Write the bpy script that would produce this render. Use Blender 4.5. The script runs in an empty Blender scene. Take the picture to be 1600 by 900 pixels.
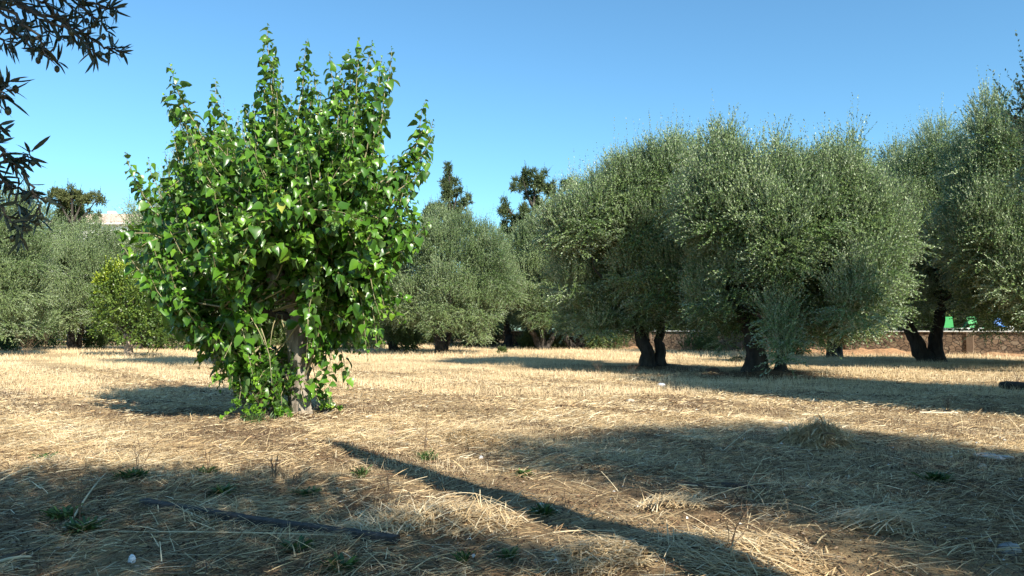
import bpy, math, random
import numpy as np
from mathutils import Vector
R = math.radians
sc = bpy.context.scene
# ------------------------------------------------------------------ camera
CAM_H, F = 1.3, 1200.0
PITCH = math.atan(65/1200)
cd = bpy.data.cameras.new('camera'); cam = bpy.data.objects.new('camera', cd)
sc.collection.objects.link(cam); sc.camera = cam
cam.location = (0, 0, CAM_H); cam.rotation_euler = (R(90)+PITCH, 0, 0)
cd.lens = 27.0; cd.sensor_width = 36; cd.clip_end = 3000; cd.clip_start = 0.05
# ------------------------------------------------------------------ light
SUN_EL = 36.5
SAZ = (0.565, -0.825)                       # horizontal direction towards the sun
CT = 1/math.tan(R(SUN_EL))
w = bpy.data.worlds.new('World'); sc.world = w; w.use_nodes = True
nt = w.node_tree; bg = nt.nodes['Background']
sky = nt.nodes.new('ShaderNodeTexSky'); sky.sky_type = 'NISHITA'; sky.sun_disc = False
sky.sun_elevation = R(SUN_EL); sky.sun_rotation = math.atan2(SAZ[0], SAZ[1])
sky.air_density = 1.0; sky.dust_density = 0.35; sky.ozone_density = 1.2; sky.altitude = 0
tint = nt.nodes.new('ShaderNodeMix'); tint.data_type = 'RGBA'; tint.blend_type = 'MULTIPLY'; tint.inputs[0].default_value = 1
tint.inputs[7].default_value = (.60, .97, 1.10, 1)
nt.links.new(sky.outputs[0], tint.inputs[6]); nt.links.new(tint.outputs[2], bg.inputs[0]); bg.inputs[1].default_value = 0.096
sl = bpy.data.lights.new('sun', 'SUN'); so = bpy.data.objects.new('sun', sl); sc.collection.objects.link(so)
sl.energy = 5.0; sl.angle = R(0.55); sl.color = (1.0, 0.93, 0.80)
sv = Vector((SAZ[0]*math.cos(R(SUN_EL)), SAZ[1]*math.cos(R(SUN_EL)), math.sin(R(SUN_EL))))
so.rotation_euler = sv.to_track_quat('Z', 'Y').to_euler(); so.location = (0, 0, 30)
sc.view_settings.view_transform = 'Standard'; sc.view_settings.look = 'None'
sc.view_settings.exposure = 1.02; sc.view_settings.gamma = 1.0
cy = sc.cycles
cy.max_bounces = 4; cy.diffuse_bounces = 2; cy.glossy_bounces = 2; cy.transmission_bounces = 2; cy.transparent_max_bounces = 4
cy.use_denoising = True
cy.sample_clamp_indirect = 8

# ------------------------------------------------------------------ helpers
C = sc.collection
def ray(px, py, Y):
    x = (px-800)/F; v = (450-py)/F
    c, s = math.cos(PITCH), math.sin(PITCH)
    d = np.array([x, c - v*s, s + v*c])
    return np.array([0, 0, CAM_H]) + d*(Y/d[1])
def gnd(px, py):
    x = (px-800)/F; v = (450-py)/F
    c, s = math.cos(PITCH), math.sin(PITCH)
    d = np.array([x, c - v*s, s + v*c]); t = -CAM_H/d[2]
    return d[0]*t, d[1]*t

MOUNDS = []      # (x, y, radius, height)
for mx, my, rr, hh in ((640, 820, .5, .04), (700, 825, .4, .05), (745, 690, .6, .06), (1100, 880, .6, .06),
                       (1300, 860, .6, .05), (940, 880, .45, .05), (60, 740, .7, .05), (300, 770, .6, .05), (1390, 845, .35, .07),
                       (1050, 820, .4, .06), (1270, 790, .6, .05)):
    g = gnd(mx, my); MOUNDS.append((g[0], g[1], rr, hh))
for gx, gy, rr, hh in ((7.6, 22.5, 1.5, .16), (5.0, 27.5, 1.4, .14), (-3.05, 11.2, .9, .08)):
    MOUNDS.append((gx, gy, rr, hh))
def gh(x, y):
    x = np.asarray(x, float); y = np.asarray(y, float)
    z = .020*np.sin(x*1.3+.5)*np.cos(y*1.1) + .014*np.sin(x*2.9+y*1.7) + .010*np.sin(x*5.3-y*4.1+1)*np.sin(y*3.3) \
        + .006*np.sin(x*11+y*7)*np.sin(y*9.1-x*4) + .05*np.sin(x*.23+1)*np.sin(y*.19)
    for a, b, r, h in MOUNDS:
        z = z + h*np.exp(-((x-a)**2+(y-b)**2)/(r*r*.5))
    far = np.clip((np.hypot(x, y)-75)/30, 0, 1)
    return z*(1-far)

def tag(o, label=None, cat=None, group=None, kind=None):
    if label: o['label'] = label
    if cat: o['category'] = cat
    if group: o['group'] = group
    if kind: o['kind'] = kind
    return o
def empty(name, loc, label, cat, group=None):
    o = bpy.data.objects.new(name, None); C.objects.link(o); o.location = loc
    o.empty_display_size = .2
    return tag(o, label, cat, group)
def mesh_np(name, V, faces_k, mat, parent=None, attr=None, smooth=False, loc=None):
    """V (n,3); faces_k: list of int arrays (m,k) ; attr per-face float"""
    me = bpy.data.meshes.new(name)
    V = np.asarray(V, np.float32)
    me.vertices.add(len(V)); me.vertices.foreach_set('co', V.ravel())
    tot = []; idx = []
    for fa in faces_k:
        fa = np.asarray(fa, np.int32)
        tot.append(np.full(len(fa), fa.shape[1], np.int32)); idx.append(fa.ravel())
    tot = np.concatenate(tot); idx = np.concatenate(idx)
    me.loops.add(len(idx)); me.loops.foreach_set('vertex_index', idx)
    me.polygons.add(len(tot))
    st = np.zeros(len(tot), np.int32); st[1:] = np.cumsum(tot)[:-1]
    me.polygons.foreach_set('loop_start', st)
    me.update(calc_edges=True)
    if smooth: me.polygons.foreach_set('use_smooth', np.ones(len(tot), bool))
    if attr is not None:
        a = me.attributes.new('v', 'FLOAT', 'FACE'); a.data.foreach_set('value', np.asarray(attr, np.float32))
    me.materials.append(mat)
    o = bpy.data.objects.new(name, me); C.objects.link(o)
    if parent is not None: o.parent = parent
    if loc is not None: o.location = loc
    return o
class MB:
    def __init__(s): s.v = []; s.f = {}; s.n = 0
    def add(s, V, faces):
        s.v.append(np.asarray(V, float))
        for f in faces: s.f.setdefault(len(f), []).append([i+s.n for i in f])
        s.n += len(V)
    def box(s, c, d, rz=0, bev=0.0, rx=0, ry=0):
        hx, hy, hz = d[0]/2, d[1]/2, d[2]/2
        m = min(hx, hy, hz); b = min(bev, m*.45)
        if b <= 0:
            V = [(x, y, z) for z in (-hz, hz) for x, y in ((-hx, -hy), (hx, -hy), (hx, hy), (-hx, hy))]
            Fc = [(3, 2, 1, 0), (4, 5, 6, 7), (0, 1, 5, 4), (1, 2, 6, 5), (2, 3, 7, 6), (3, 0, 4, 7)]
        else:
            V = []
            rings = [(-hz, b), (-hz+b, 0), (hz-b, 0), (hz, b)]
            for z, ins in rings:
                X, Y = hx-ins, hy-ins
                for x, y in ((-X+b, -Y), (X-b, -Y), (X, -Y+b), (X, Y-b), (X-b, Y), (-X+b, Y), (-X, Y-b), (-X, -Y+b)):
                    V.append((x, y, z))
            Fc = [tuple(range(7, -1, -1)), tuple(range(24, 32))]
            for r in range(3):
                for i in range(8):
                    j = (i+1) % 8; Fc.append((r*8+i, r*8+j, r*8+8+j, r*8+8+i))
        V = np.array(V)
        from mathutils import Euler
        M = np.array(Euler((rx, ry, rz)).to_matrix())
        s.add(V@M.T + np.array(c), Fc)
    def tube(s, P, rad, n=8, rough=0.0, seed=0, cap=True, squash=None):
        P = np.asarray(P, float); k = len(P); rad = np.broadcast_to(np.asarray(rad, float), (k,))
        T = np.gradient(P, axis=0); T /= np.linalg.norm(T, axis=1)[:, None]+1e-9
        u = np.cross(T[0], (0, 1, 0.1)); u /= np.linalg.norm(u)
        rs = np.random.RandomState(seed); ph = rs.rand(n)*6.28; am = rs.rand(n)
        V = []
        for i in range(k):
            u = u - T[i]*np.dot(u, T[i]); u /= np.linalg.norm(u); wv = np.cross(T[i], u)
            for j in range(n):
                a = 2*math.pi*j/n
                r = rad[i]*(1 + rough*(.6*math.sin(3*a+i*.5+seed)+.5*math.sin(5*a-i*.8+seed*2)+ .5*(am[j]-.5)+.35*math.sin(ph[j]+i*1.3)))
                V.append(P[i]+u*math.cos(a)*r+wv*math.sin(a)*r)
        Fc = []
        for i in range(k-1):
            for j in range(n):
                jj = (j+1) % n; Fc.append((i*n+j, i*n+jj, (i+1)*n+jj, (i+1)*n+j))
        if cap: Fc.append(tuple(range(n-1, -1, -1))); Fc.append(tuple((k-1)*n+j for j in range(n)))
        s.add(V, Fc)
    def build(s, name, mat, parent=None, smooth=False, loc=None):
        V = np.concatenate(s.v)
        me = bpy.data.meshes.new(name)
        faces = [f for k in s.f for f in s.f[k]]
        me.from_pydata(V.tolist(), [], faces); me.materials.append(mat)
        if smooth: me.polygons.foreach_set('use_smooth', np.ones(len(me.polygons), bool))
        o = bpy.data.objects.new(name, me); C.objects.link(o)
        if parent is not None: o.parent = parent
        if loc is not None: o.location = loc
        return o
def unit(a): return a/(np.linalg.norm(a, axis=-1, keepdims=True)+1e-9)
def bez(a, b, c, n):
    t = np.linspace(0, 1, n)[:, None]
    return (1-t)**2*np.asarray(a)+2*t*(1-t)*np.asarray(b)+t*t*np.asarray(c)

# ------------------------------------------------------------------ materials
def nodes(name):
    m = bpy.data.materials.new(name); m.use_nodes = True
    t = m.node_tree; return m, t, t.nodes['Principled BSDF']
def ramp(t, src, stops, interp='LINEAR'):
    r = t.nodes.new('ShaderNodeValToRGB'); r.color_ramp.interpolation = interp
    e = r.color_ramp.elements
    e[0].position = stops[0][0]; e[0].color = (*stops[0][1], 1)
    e[1].position = stops[-1][0]; e[1].color = (*stops[-1][1], 1)
    for p, c in stops[1:-1]:
        q = e.new(p); q.color = (*c, 1)
    t.links.new(src, r.inputs[0]); return r
def noise(t, scale, detail=4, rough=.55, vec=None, dist=0):
    n = t.nodes.new('ShaderNodeTexNoise'); n.inputs['Scale'].default_value = scale
    n.inputs['Detail'].default_value = detail; n.inputs['Roughness'].default_value = rough
    n.inputs['Distortion'].default_value = dist
    if vec is not None: t.links.new(vec, n.inputs['Vector'])
    return n
def coord(t, kind='Object', scale=None):
    c = t.nodes.new('ShaderNodeTexCoord')
    if scale is None: return c.outputs[kind]
    m = t.nodes.new('ShaderNodeMapping'); m.inputs['Scale'].default_value = scale
    t.links.new(c.outputs[kind], m.inputs[0]); return m.outputs[0]
def bump(t, b, h, strength=.5, dist=.02):
    n = t.nodes.new('ShaderNodeBump'); n.inputs['Strength'].default_value = strength; n.inputs['Distance'].default_value = dist
    t.links.new(h, n.inputs['Height']); t.links.new(n.outputs[0], b.inputs['Normal']); return n
def mixc(t, fac, a, b, mode='MIX'):
    m = t.nodes.new('ShaderNodeMix'); m.data_type = 'RGBA'; m.blend_type = mode
    for s, v in ((m.inputs[0], fac), (m.inputs[6], a), (m.inputs[7], b)):
        if isinstance(v, (int, float)): s.default_value = v
        elif isinstance(v, tuple): s.default_value = (*v, 1)
        else: t.links.new(v, s)
    return m.outputs[2]
def leaf_mat(name, stops, back=None, rough=.45, spec=.5, transl=.25, tcol=None):
    m, t, b = nodes(name)
    at = t.nodes.new('ShaderNodeAttribute'); at.attribute_name = 'v'
    r = ramp(t, at.outputs['Fac'], stops)
    col = r.outputs[0]
    if back:
        g = t.nodes.new('ShaderNodeNewGeometry')
        rb = ramp(t, at.outputs['Fac'], back)
        col = mixc(t, g.outputs['Backfacing'], col, rb.outputs[0])
    t.links.new(col, b.inputs['Base Color'])
    b.inputs['Roughness'].default_value = rough; b.inputs['Specular IOR Level'].default_value = spec
    tr = t.nodes.new('ShaderNodeBsdfTranslucent')
    if tcol: t.links.new(mixc(t, .6, col, tcol), tr.inputs[0])
    else: t.links.new(col, tr.inputs[0])
    mx = t.nodes.new('ShaderNodeMixShader'); mx.inputs[0].default_value = transl
    t.links.new(b.outputs[0], mx.inputs[1]); t.links.new(tr.outputs[0], mx.inputs[2])
    t.links.new(mx.outputs[0], t.nodes['Material Output'].inputs[0])
    return m
def plain(name, col, rough=.7, var=.25, scale=6, bm=.3, bd=.01, metal=0):
    m, t, b = nodes(name)
    n = noise(t, scale, 6, .6, coord(t))
    d = tuple(c*(1-var) for c in col); l = tuple(min(1, c*(1+var)) for c in col)
    t.links.new(ramp(t, n.outputs[0], [(.3, d), (.7, l)]).outputs[0], b.inputs['Base Color'])
    b.inputs['Roughness'].default_value = rough; b.inputs['Metallic'].default_value = metal
    if bm: bump(t, b, noise(t, scale*6, 6, .65, coord(t)).outputs[0], bm, bd)
    return m
def bark_mat(name, dark, light, scale=5, bd=.03):
    m, t, b = nodes(name)
    v = coord(t, 'Object', (1, 1, .28))
    n1 = noise(t, scale*2.2, 8, .65, v, .6); n2 = noise(t, scale*.6, 4, .5, coord(t))
    c1 = ramp(t, n1.outputs[0], [(.32, dark), (.52, tuple((a+c)/2 for a, c in zip(dark, light))), (.68, light)])
    t.links.new(mixc(t, n2.outputs[0], c1.outputs[0], tuple(x*.9 for x in light), 'MULTIPLY') if False else c1.outputs[0], b.inputs['Base Color'])
    b.inputs['Roughness'].default_value = .9
    bump(t, b, n1.outputs[0], 1.0, bd)
    return m

M = {}
M['olive'] = leaf_mat('olive_leaf', [(0, (.038, .078, .018)), (.4, (.100, .165, .044)), (.75, (.205, .280, .098)), (1, (.35, .41, .22))],
                      back=[(0, (.15, .205, .11)), (1, (.50, .57, .40))], rough=.45, spec=.45, transl=.09)
M['olive_far'] = leaf_mat('olive_leaf_far', [(0, (.036, .074, .020)), (.5, (.105, .165, .050)), (1, (.27, .33, .14))],
                          back=[(0, (.14, .19, .10)), (1, (.42, .49, .32))], rough=.55, spec=.3, transl=.12)
M['olive_shade'] = leaf_mat('olive_leaf_near_shaded', [(0, (.010, .020, .012)), (1, (.028, .046, .026))],
                            back=[(0, (.035, .050, .042)), (1, (.075, .10, .08))], rough=.45, spec=.4, transl=.08)  # olive leaf copy with the overhead shade darkened into its colours
M['mulberry'] = leaf_mat('mulberry_leaf', [(0, (.024, .075, .010)), (.45, (.066, .165, .014)), (.8, (.130, .26, .020)), (.95, (.21, .36, .035)), (1, (.36, .38, .07))],
                         back=[(0, (.07, .14, .04)), (1, (.15, .26, .08))], rough=.33, spec=.5, transl=.22, tcol=(.24, .42, .03))
M['citrus'] = leaf_mat('citrus_leaf', [(0, (.04, .08, .015)), (.6, (.11, .18, .03)), (.85, (.22, .29, .05)), (1, (.32, .36, .06))], rough=.4, transl=.2)
M['conifer'] = leaf_mat('conifer_leaf', [(0, (.045, .075, .030)), (.6, (.095, .130, .050)), (1, (.18, .20, .085))], rough=.7, spec=.2, transl=.1)
M['pine'] = leaf_mat('pine_leaf', [(0, (.045, .062, .026)), (.5, (.12, .145, .055)), (1, (.22, .23, .09))], rough=.7, spec=.2, transl=.12)
M['shrub'] = leaf_mat('shrub_leaf', [(0, (.04, .075, .02)), (.6, (.09, .14, .035)), (1, (.20, .22, .07))], rough=.5, transl=.2)
M['weed'] = leaf_mat('weed_leaf', [(0, (.03, .065, .018)), (.6, (.06, .12, .03)), (1, (.12, .19, .05))], rough=.5, transl=.2)
M['litter'] = leaf_mat('leaf_litter', [(0, (.035, .022, .015)), (.5, (.11, .065, .038)), (.85, (.24, .15, .085)), (1, (.34, .27, .20))], rough=.8, spec=.2, transl=.0)
M['straw'] = leaf_mat('straw', [(0, (.085, .050, .028)), (.2, (.25, .15, .075)), (.5, (.55, .39, .20)), (.8, (.73, .56, .32)), (1, (.82, .71, .49))], rough=.6, spec=.25, transl=.05)
M['drygrass'] = leaf_mat('dry_grass', [(0, (.23, .14, .08)), (.4, (.54, .39, .22)), (.8, (.74, .59, .37)), (1, (.84, .74, .53))], rough=.6, spec=.25, transl=.10)
M['bark_olive'] = bark_mat('olive_bark', (.016, .013, .010), (.075, .060, .047), 4, .05)
M['bark_mul'] = bark_mat('mulberry_bark', (.10, .075, .055), (.40, .345, .28), 4, .03)
M['shoot'] = plain('green_shoot', (.24, .21, .11), .6, .25, 3, .2)
M['twig'] = plain('twig', (.075, .062, .05), .8, .3, 9, .3)
M['deadtwig'] = plain('dry_stem', (.16, .10, .06), .85, .35, 9, .3)

# ground
def ground_mat():
    m, t, b = nodes('dry_field')
    co = coord(t)
    n1 = noise(t, .55, 5, .6, co); n2 = noise(t, 3.0, 7, .65, co, .5)
    st = coord(t, 'Object', (9, 55, 30)); n3 = noise(t, 1.6, 6, .7, st, 1.2)
    st2 = coord(t, 'Object', (60, 12, 30)); n4 = noise(t, 1.6, 6, .7, st2, 1.2)
    soil = ramp(t, n2.outputs[0], [(.3, (.060, .034, .021)), (.5, (.135, .078, .045)), (.7, (.25, .16, .095))])
    straw = ramp(t, n3.outputs[0], [(.3, (.24, .15, .075)), (.5, (.50, .36, .19)), (.68, (.70, .56, .34))])
    straw2 = ramp(t, n4.outputs[0], [(.3, (.26, .17, .085)), (.55, (.56, .41, .22)), (.7, (.68, .55, .34))])
    s = mixc(t, n2.outputs[0], straw.outputs[0], straw2.outputs[0])
    # more straw in the open field, more bare soil in patches, also painting the shade darker near the trees
    k = ramp(t, n1.outputs[0], [(.38, (.10, .10, .10)), (.62, (.80, .80, .80))])
    s2 = mixc(t, k.outputs[0], soil.outputs[0], s)
    sep = t.nodes.new('ShaderNodeSeparateXYZ'); t.links.new(co, sep.inputs[0])
    mr = t.nodes.new('ShaderNodeMapRange'); mr.inputs[1].default_value = 5; mr.inputs[2].default_value = 17
    mr.inputs[1].default_value = 10; mr.inputs[2].default_value = 34; mr.inputs[3].default_value = .0; mr.inputs[4].default_value = .75
    t.links.new(sep.outputs[1], mr.inputs[0])
    c = mixc(t, mr.outputs[0], s2, s)
    for bx_, by_, r_ in ((-3.2, 11.4, 2.0), (7.3, 22.2, 3.2), (5.0, 26.8, 3.0), (16.4, 30, 2.5), (-3.9, 42, 2.5)):  # bare soil round tree feet, its dark colour also standing in for deeper shade
        vd = t.nodes.new('ShaderNodeVectorMath'); vd.operation = 'DISTANCE'; vd.inputs[1].default_value = (bx_, by_, 0)
        t.links.new(co, vd.inputs[0])
        dv = t.nodes.new('ShaderNodeMath'); dv.operation = 'MULTIPLY_ADD'; dv.inputs[1].default_value = 1/r_
        nb = t.nodes.new('ShaderNodeMath'); nb.operation = 'SUBTRACT'; t.links.new(n2.outputs[0], nb.inputs[0]); nb.inputs[1].default_value = .5
        t.links.new(vd.outputs['Value'], dv.inputs[0]); t.links.new(nb.outputs[0], dv.inputs[2])
        fr = ramp(t, dv.outputs[0], [(.35, (.85, .85, .85)), (.95, (0, 0, 0))])
        c = mixc(t, fr.outputs[0], c, soil.outputs[0])
    t.links.new(c, b.inputs['Base Color']); b.inputs['Roughness'].default_value = .95
    b.inputs['Specular IOR Level'].default_value = .15
    ad = t.nodes.new('ShaderNodeMath'); ad.operation = 'ADD'
    t.links.new(n3.outputs[0], ad.inputs[0]); t.links.new(n2.outputs[0], ad.inputs[1])
    bump(t, b, ad.outputs[0], .8, .04)
    return m
def axis(lo, hi, fine_lo, fine_hi, step):
    a = list(np.arange(fine_lo, fine_hi, step)); s = step; v = fine_hi
    while v < hi: a.append(v); s *= 1.12; v += s
    a.append(hi); s = step; v = fine_lo
    while v > lo: s *= 1.12; v -= s; a.append(max(v, lo))
    return np.unique(np.array(a))
xs = axis(-700, 700, -8, 9, .1); ys = axis(-60, 1200, 3, 20, .1)
XX, YY = np.meshgrid(xs, ys); ZZ = gh(XX, YY)
V = np.stack([XX.ravel(), YY.ravel(), ZZ.ravel()], 1)
nx, ny = len(xs), len(ys)
ii = np.arange(nx*ny).reshape(ny, nx)
FQ = np.stack([ii[:-1, :-1].ravel(), ii[:-1, 1:].ravel(), ii[1:, 1:].ravel(), ii[1:, :-1].ravel()], 1)
g = mesh_np('ground', V, [FQ], ground_mat(), smooth=True)
tag(g, 'dry straw-coloured orchard ground with patches of reddish soil', None, None, 'structure')

# ------------------------------------------------------------------ leaves
def rhomb_leaves(P, D, N, L, W, fold=.18, bendz=.0):
    """P base, D axis, N normal; returns V, F"""
    D = unit(D); S = unit(np.cross(D, N)); N = np.cross(S, D)
    L = L[:, None]; W = W[:, None]
    a = P; b = P + D*L*.45 + S*W*.5 + N*W*fold; c = P + D*L - N*L*bendz; d = P + D*L*.45 - S*W*.5 + N*W*fold
    n = len(P); V = np.stack([a, b, c, d], 1).reshape(-1, 3)
    return V, np.arange(4*n).reshape(n, 4)
def ribbons(P, A, L, W, arch, segs=3, taper=.4, rs=None, side=None):
    """flat curved strips: P start, A unit horizontal-ish direction, arch height"""
    n = len(P); S = unit(np.cross(A, np.array([0, 0, 1.0])) + (side if side is not None else 0))
    Vs = []
    for k in range(segs+1):
        t = k/segs
        c = P + A*(L*t)[:, None] + np.array([0, 0, 1.0])*(arch*4*t*(1-t))[:, None]
        if rs is not None: c = c + rs[:, None]*S*(t*t)
        ww = W*(1 - (1-taper)*t)*.5
        Vs += [c - S*ww[:, None], c + S*ww[:, None]]
    V = np.stack(Vs, 1).reshape(-1, 3); m = 2*(segs+1)
    base = (np.arange(n)*m)[:, None]
    Fc = np.concatenate([base + np.array([2*k, 2*k+1, 2*k+3, 2*k+2]) for k in range(segs)], 0)
    return V, Fc
KD = 4.3
def crown(name, lobes, parent, mat, seed, K=200, per=18, shoot=.42, L=.075, W=.02, up=.55, wisps=0.09, inner=.30, droop=0.0, shell=.22, jit=.5, floor=.25):
    """leafy shoots spread through the volume of many lobes; lobes (n,6): centre, radii (local)"""
    rs = np.random.RandomState(seed)
    lobes = np.asarray(lobes, float)
    K = K*KD; W = W*1.25
    wgt = (lobes[:, 3]*lobes[:, 5]); n = int(K*wgt.sum()); p = wgt/wgt.sum()
    li = rs.choice(len(lobes), n, p=p)
    u = unit(rs.normal(size=(n, 3)))
    r = inner + (1-inner)*rs.rand(n)**shell
    lump = 1 + .24*np.sin(u[:, 0]*5+li)*np.sin(u[:, 2]*6+li*2) + .1*np.sin(u[:, 1]*9+li)
    P = lobes[li, :3] + u*lobes[li, 3:]*(r*lump)[:, None]
    bz = floor
    keep = P[:, 2] > bz
    P = P[keep]; u = u[keep]; li = li[keep]; n = len(P)
    D = unit(u*np.array([.50, .50, .5]) + np.array([0, 0, up*1.55]) + rs.normal(size=(n, 3))*jit*.5)
    low = (u[:, 2] < -.1)
    D[low] = unit(D[low] + np.array([0, 0, -.8-droop]))
    SL = shoot*(.6+.8*rs.rand(n)); SL[~low] *= 1.35
    wi = rs.rand(n) < wisps
    SL[wi & (u[:, 2] > .1)] *= 1.9
    # a few shoots that grow straight up out of the top
    D[wi & (u[:, 2] > .3)] = unit(D[wi & (u[:, 2] > .3)]*.4 + np.array([0, 0, 1]))
    t = (np.arange(per)+.5)/per
    base = P[:, None, :] + D[:, None, :]*(SL[:, None]*t)[:, :, None]
    base[:, :, 2] -= (SL[:, None]*t*t*.25)*(D[:, 2] < .6)[:, None]
    # ring direction
    Q = unit(np.cross(D, rs.normal(size=(n, 3)))); Q2 = np.cross(D, Q)
    ang = (np.arange(per)*math.pi*.5)[None, :] + (np.arange(per) % 2)[None, :]*math.pi + rs.rand(n, per)*.8
    rad = Q[:, None, :]*np.cos(ang)[:, :, None] + Q2[:, None, :]*np.sin(ang)[:, :, None]
    ax = unit(D[:, None, :]*1.0 + rad*.62 + rs.normal(size=(n, per, 3))*.18)
    nr = unit(D[:, None, :]*.8 - rad*.6 + rs.normal(size=(n, per, 3))*.35 + np.array([0, 0, .35]))
    Lf = L*(.65+.7*rs.rand(n, per))*(1-.35*t[None, :]); Wf = W*(.7+.6*rs.rand(n, per))
    V, Fq = rhomb_leaves(base.reshape(-1, 3), ax.reshape(-1, 3), nr.reshape(-1, 3), Lf.ravel(), Wf.ravel())
    cl = rs.rand(len(lobes))[li]
    v = np.clip(.36*cl[:, None] + .34*rs.rand(n)[:, None] + .34*rs.rand(n, per), 0, 1).ravel()
    # stems of the shoots
    S = unit(np.cross(D, rs.normal(size=(n, 3))))*.004
    e = P + D*SL[:, None]*.9; e[:, 2] -= SL*.2*(D[:, 2] < .6)
    V2 = np.stack([P-S, P+S, e], 1).reshape(-1, 3); F2 = np.arange(3*n).reshape(n, 3)+len(V)
    return mesh_np(name, np.concatenate([V, V2]), [Fq, F2], mat, parent, np.concatenate([v, np.full(n, .1)]))
def px_lobes(lst, Y, base, seed, back=.8, flat=1.0, shift=0.0):
    """lobes listed as they are seen, given a true depth: fronts near the tree's own distance plus the crown's far half"""
    rs = np.random.RandomState(seed); out = []
    allx = [a[0] for a in lst]; cx = (min(allx)+max(allx))/2; hw = (max(allx)-min(allx))/2+1
    for it in lst:
        a, b, r = it[:3]
        if b < 345 and len(it) == 3: b += .85*r
        ht = np.clip((b-300)/180, 0, 1)
        depth = (hw/F*Y)*math.sqrt(max(.05, 1-((a-cx)/hw)**2))
        dy = it[3] if len(it) > 3 else -depth*(.10+.55*ht+.30*rs.rand())
        rr = r/F*Y
        dy += shift
        p = ray(a, b, Y+dy)
        out.append([*(p-base), rr, rr, rr*1.1*flat])
        for q in range(3 if b < 330 else 2):
            k = rr*rs.uniform(.16, .26); a_ = rs.uniform(-.8, .8)*rr
            out.append([*(p-base+np.array([a_, rs.uniform(-.7, .1)*rr, math.sqrt(max(.1, rr*rr-a_*a_))*rs.uniform(.75, 1.0)])), k, k, rr*rs.uniform(.35, .62)])
        if back:
            p2 = p.copy(); p2[1] = Y + shift + depth*(.2+.6*rs.rand()); p2[0] += rs.normal()*.3; p2[2] = max(p2[2]-.2, rr*.5)
            out.append([*(p2-base), rr*back*1.2, rr*back*1.2, rr*back*1.1])
    return out
def gen_lobes(seed, w, h, z0, n=16):
    rs = np.random.RandomState(seed); out = []
    for i in range(n):
        u = unit(rs.normal(size=3)); k = .45+.35*rs.rand()
        r = w*(.20+.10*rs.rand())
        out.append([u[0]*w*.5*k, u[1]*w*.5*k, z0+(h-z0)*.5*(1+u[2]*k*1.15), r, r, r*1.15])
    return out
def trunk(name, stems, lobes, parent, mat, seed, limbs=10, n=10):
    """stems: list of (base xy, fork point xyz, radius); limbs run from the forks to the crown's lobes"""
    rs = np.random.RandomState(seed); mb = MB(); tops = []
    for k, (b, f, r) in enumerate(stems):
        b = np.array([b[0], b[1], -.12]); f = np.array(f)
        mid = (b+f)/2 + rs.normal(size=3)*r*.8
        P = bez(b, mid, f, 12)
        P[1:-1] += rs.normal(size=(10, 3))*r*.12
        t = np.linspace(0, 1, 12)
        rr = r*(1.0 - .35*t + .75*np.exp(-t*7))
        mb.tube(P, rr, n, .13, seed+k); tops.append((f, r*.6))
    L = list(lobes); rs.shuffle(L)
    for q, lb in enumerate(L[:limbs]):
        c = np.array(lb[:3]); f, r = min(tops, key=lambda a: np.linalg.norm(a[0][:2]-c[:2])+rs.rand()*.6)
        c = f + (c-f)*.72
        mid = f*.5+c*.5 + np.array([*(c[:2]-f[:2])*.15, -.1]) + rs.normal(size=3)*.15
        P = bez(f-np.array([0, 0, .08]), mid, c, 8); P[1:-1] += rs.normal(size=(6, 3))*.04
        mb.tube(P, np.linspace(r*.6, .012, 8), 6, .1, seed+q)
    return mb.build(name, mat, parent, smooth=True)
def base_at(px, py=None, Y=None):
    if Y is None: x, y = gnd(px, py)
    else: y = Y; x = (px-800)/F*Y/math.cos(PITCH)*math.cos(PITCH)
    return np.array([x, y, float(gh(x, y))])

OLG = 'olive trees of the grove'
def hero(px, Y, lst, label, seed, stems, K=210, per=18, L=.098, W=.0245, mat='olive', shoot=.46, back=.8, limbs=12, xw=None, shift=0.0, **kw):
    b = base_at(px, Y=Y) if xw is None else np.array([xw, Y, float(gh(xw, Y))])
    t = empty('olive_tree', b, label, 'olive tree', OLG)
    lo = px_lobes(lst, Y, b, seed, back, 1.0, shift)
    trunk('trunk', stems, lo, t, M['bark_olive'], seed, limbs)
    crown('crown', lo, t, M[mat], seed, K, per, shoot, L, W, **kw)
    return t

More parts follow.
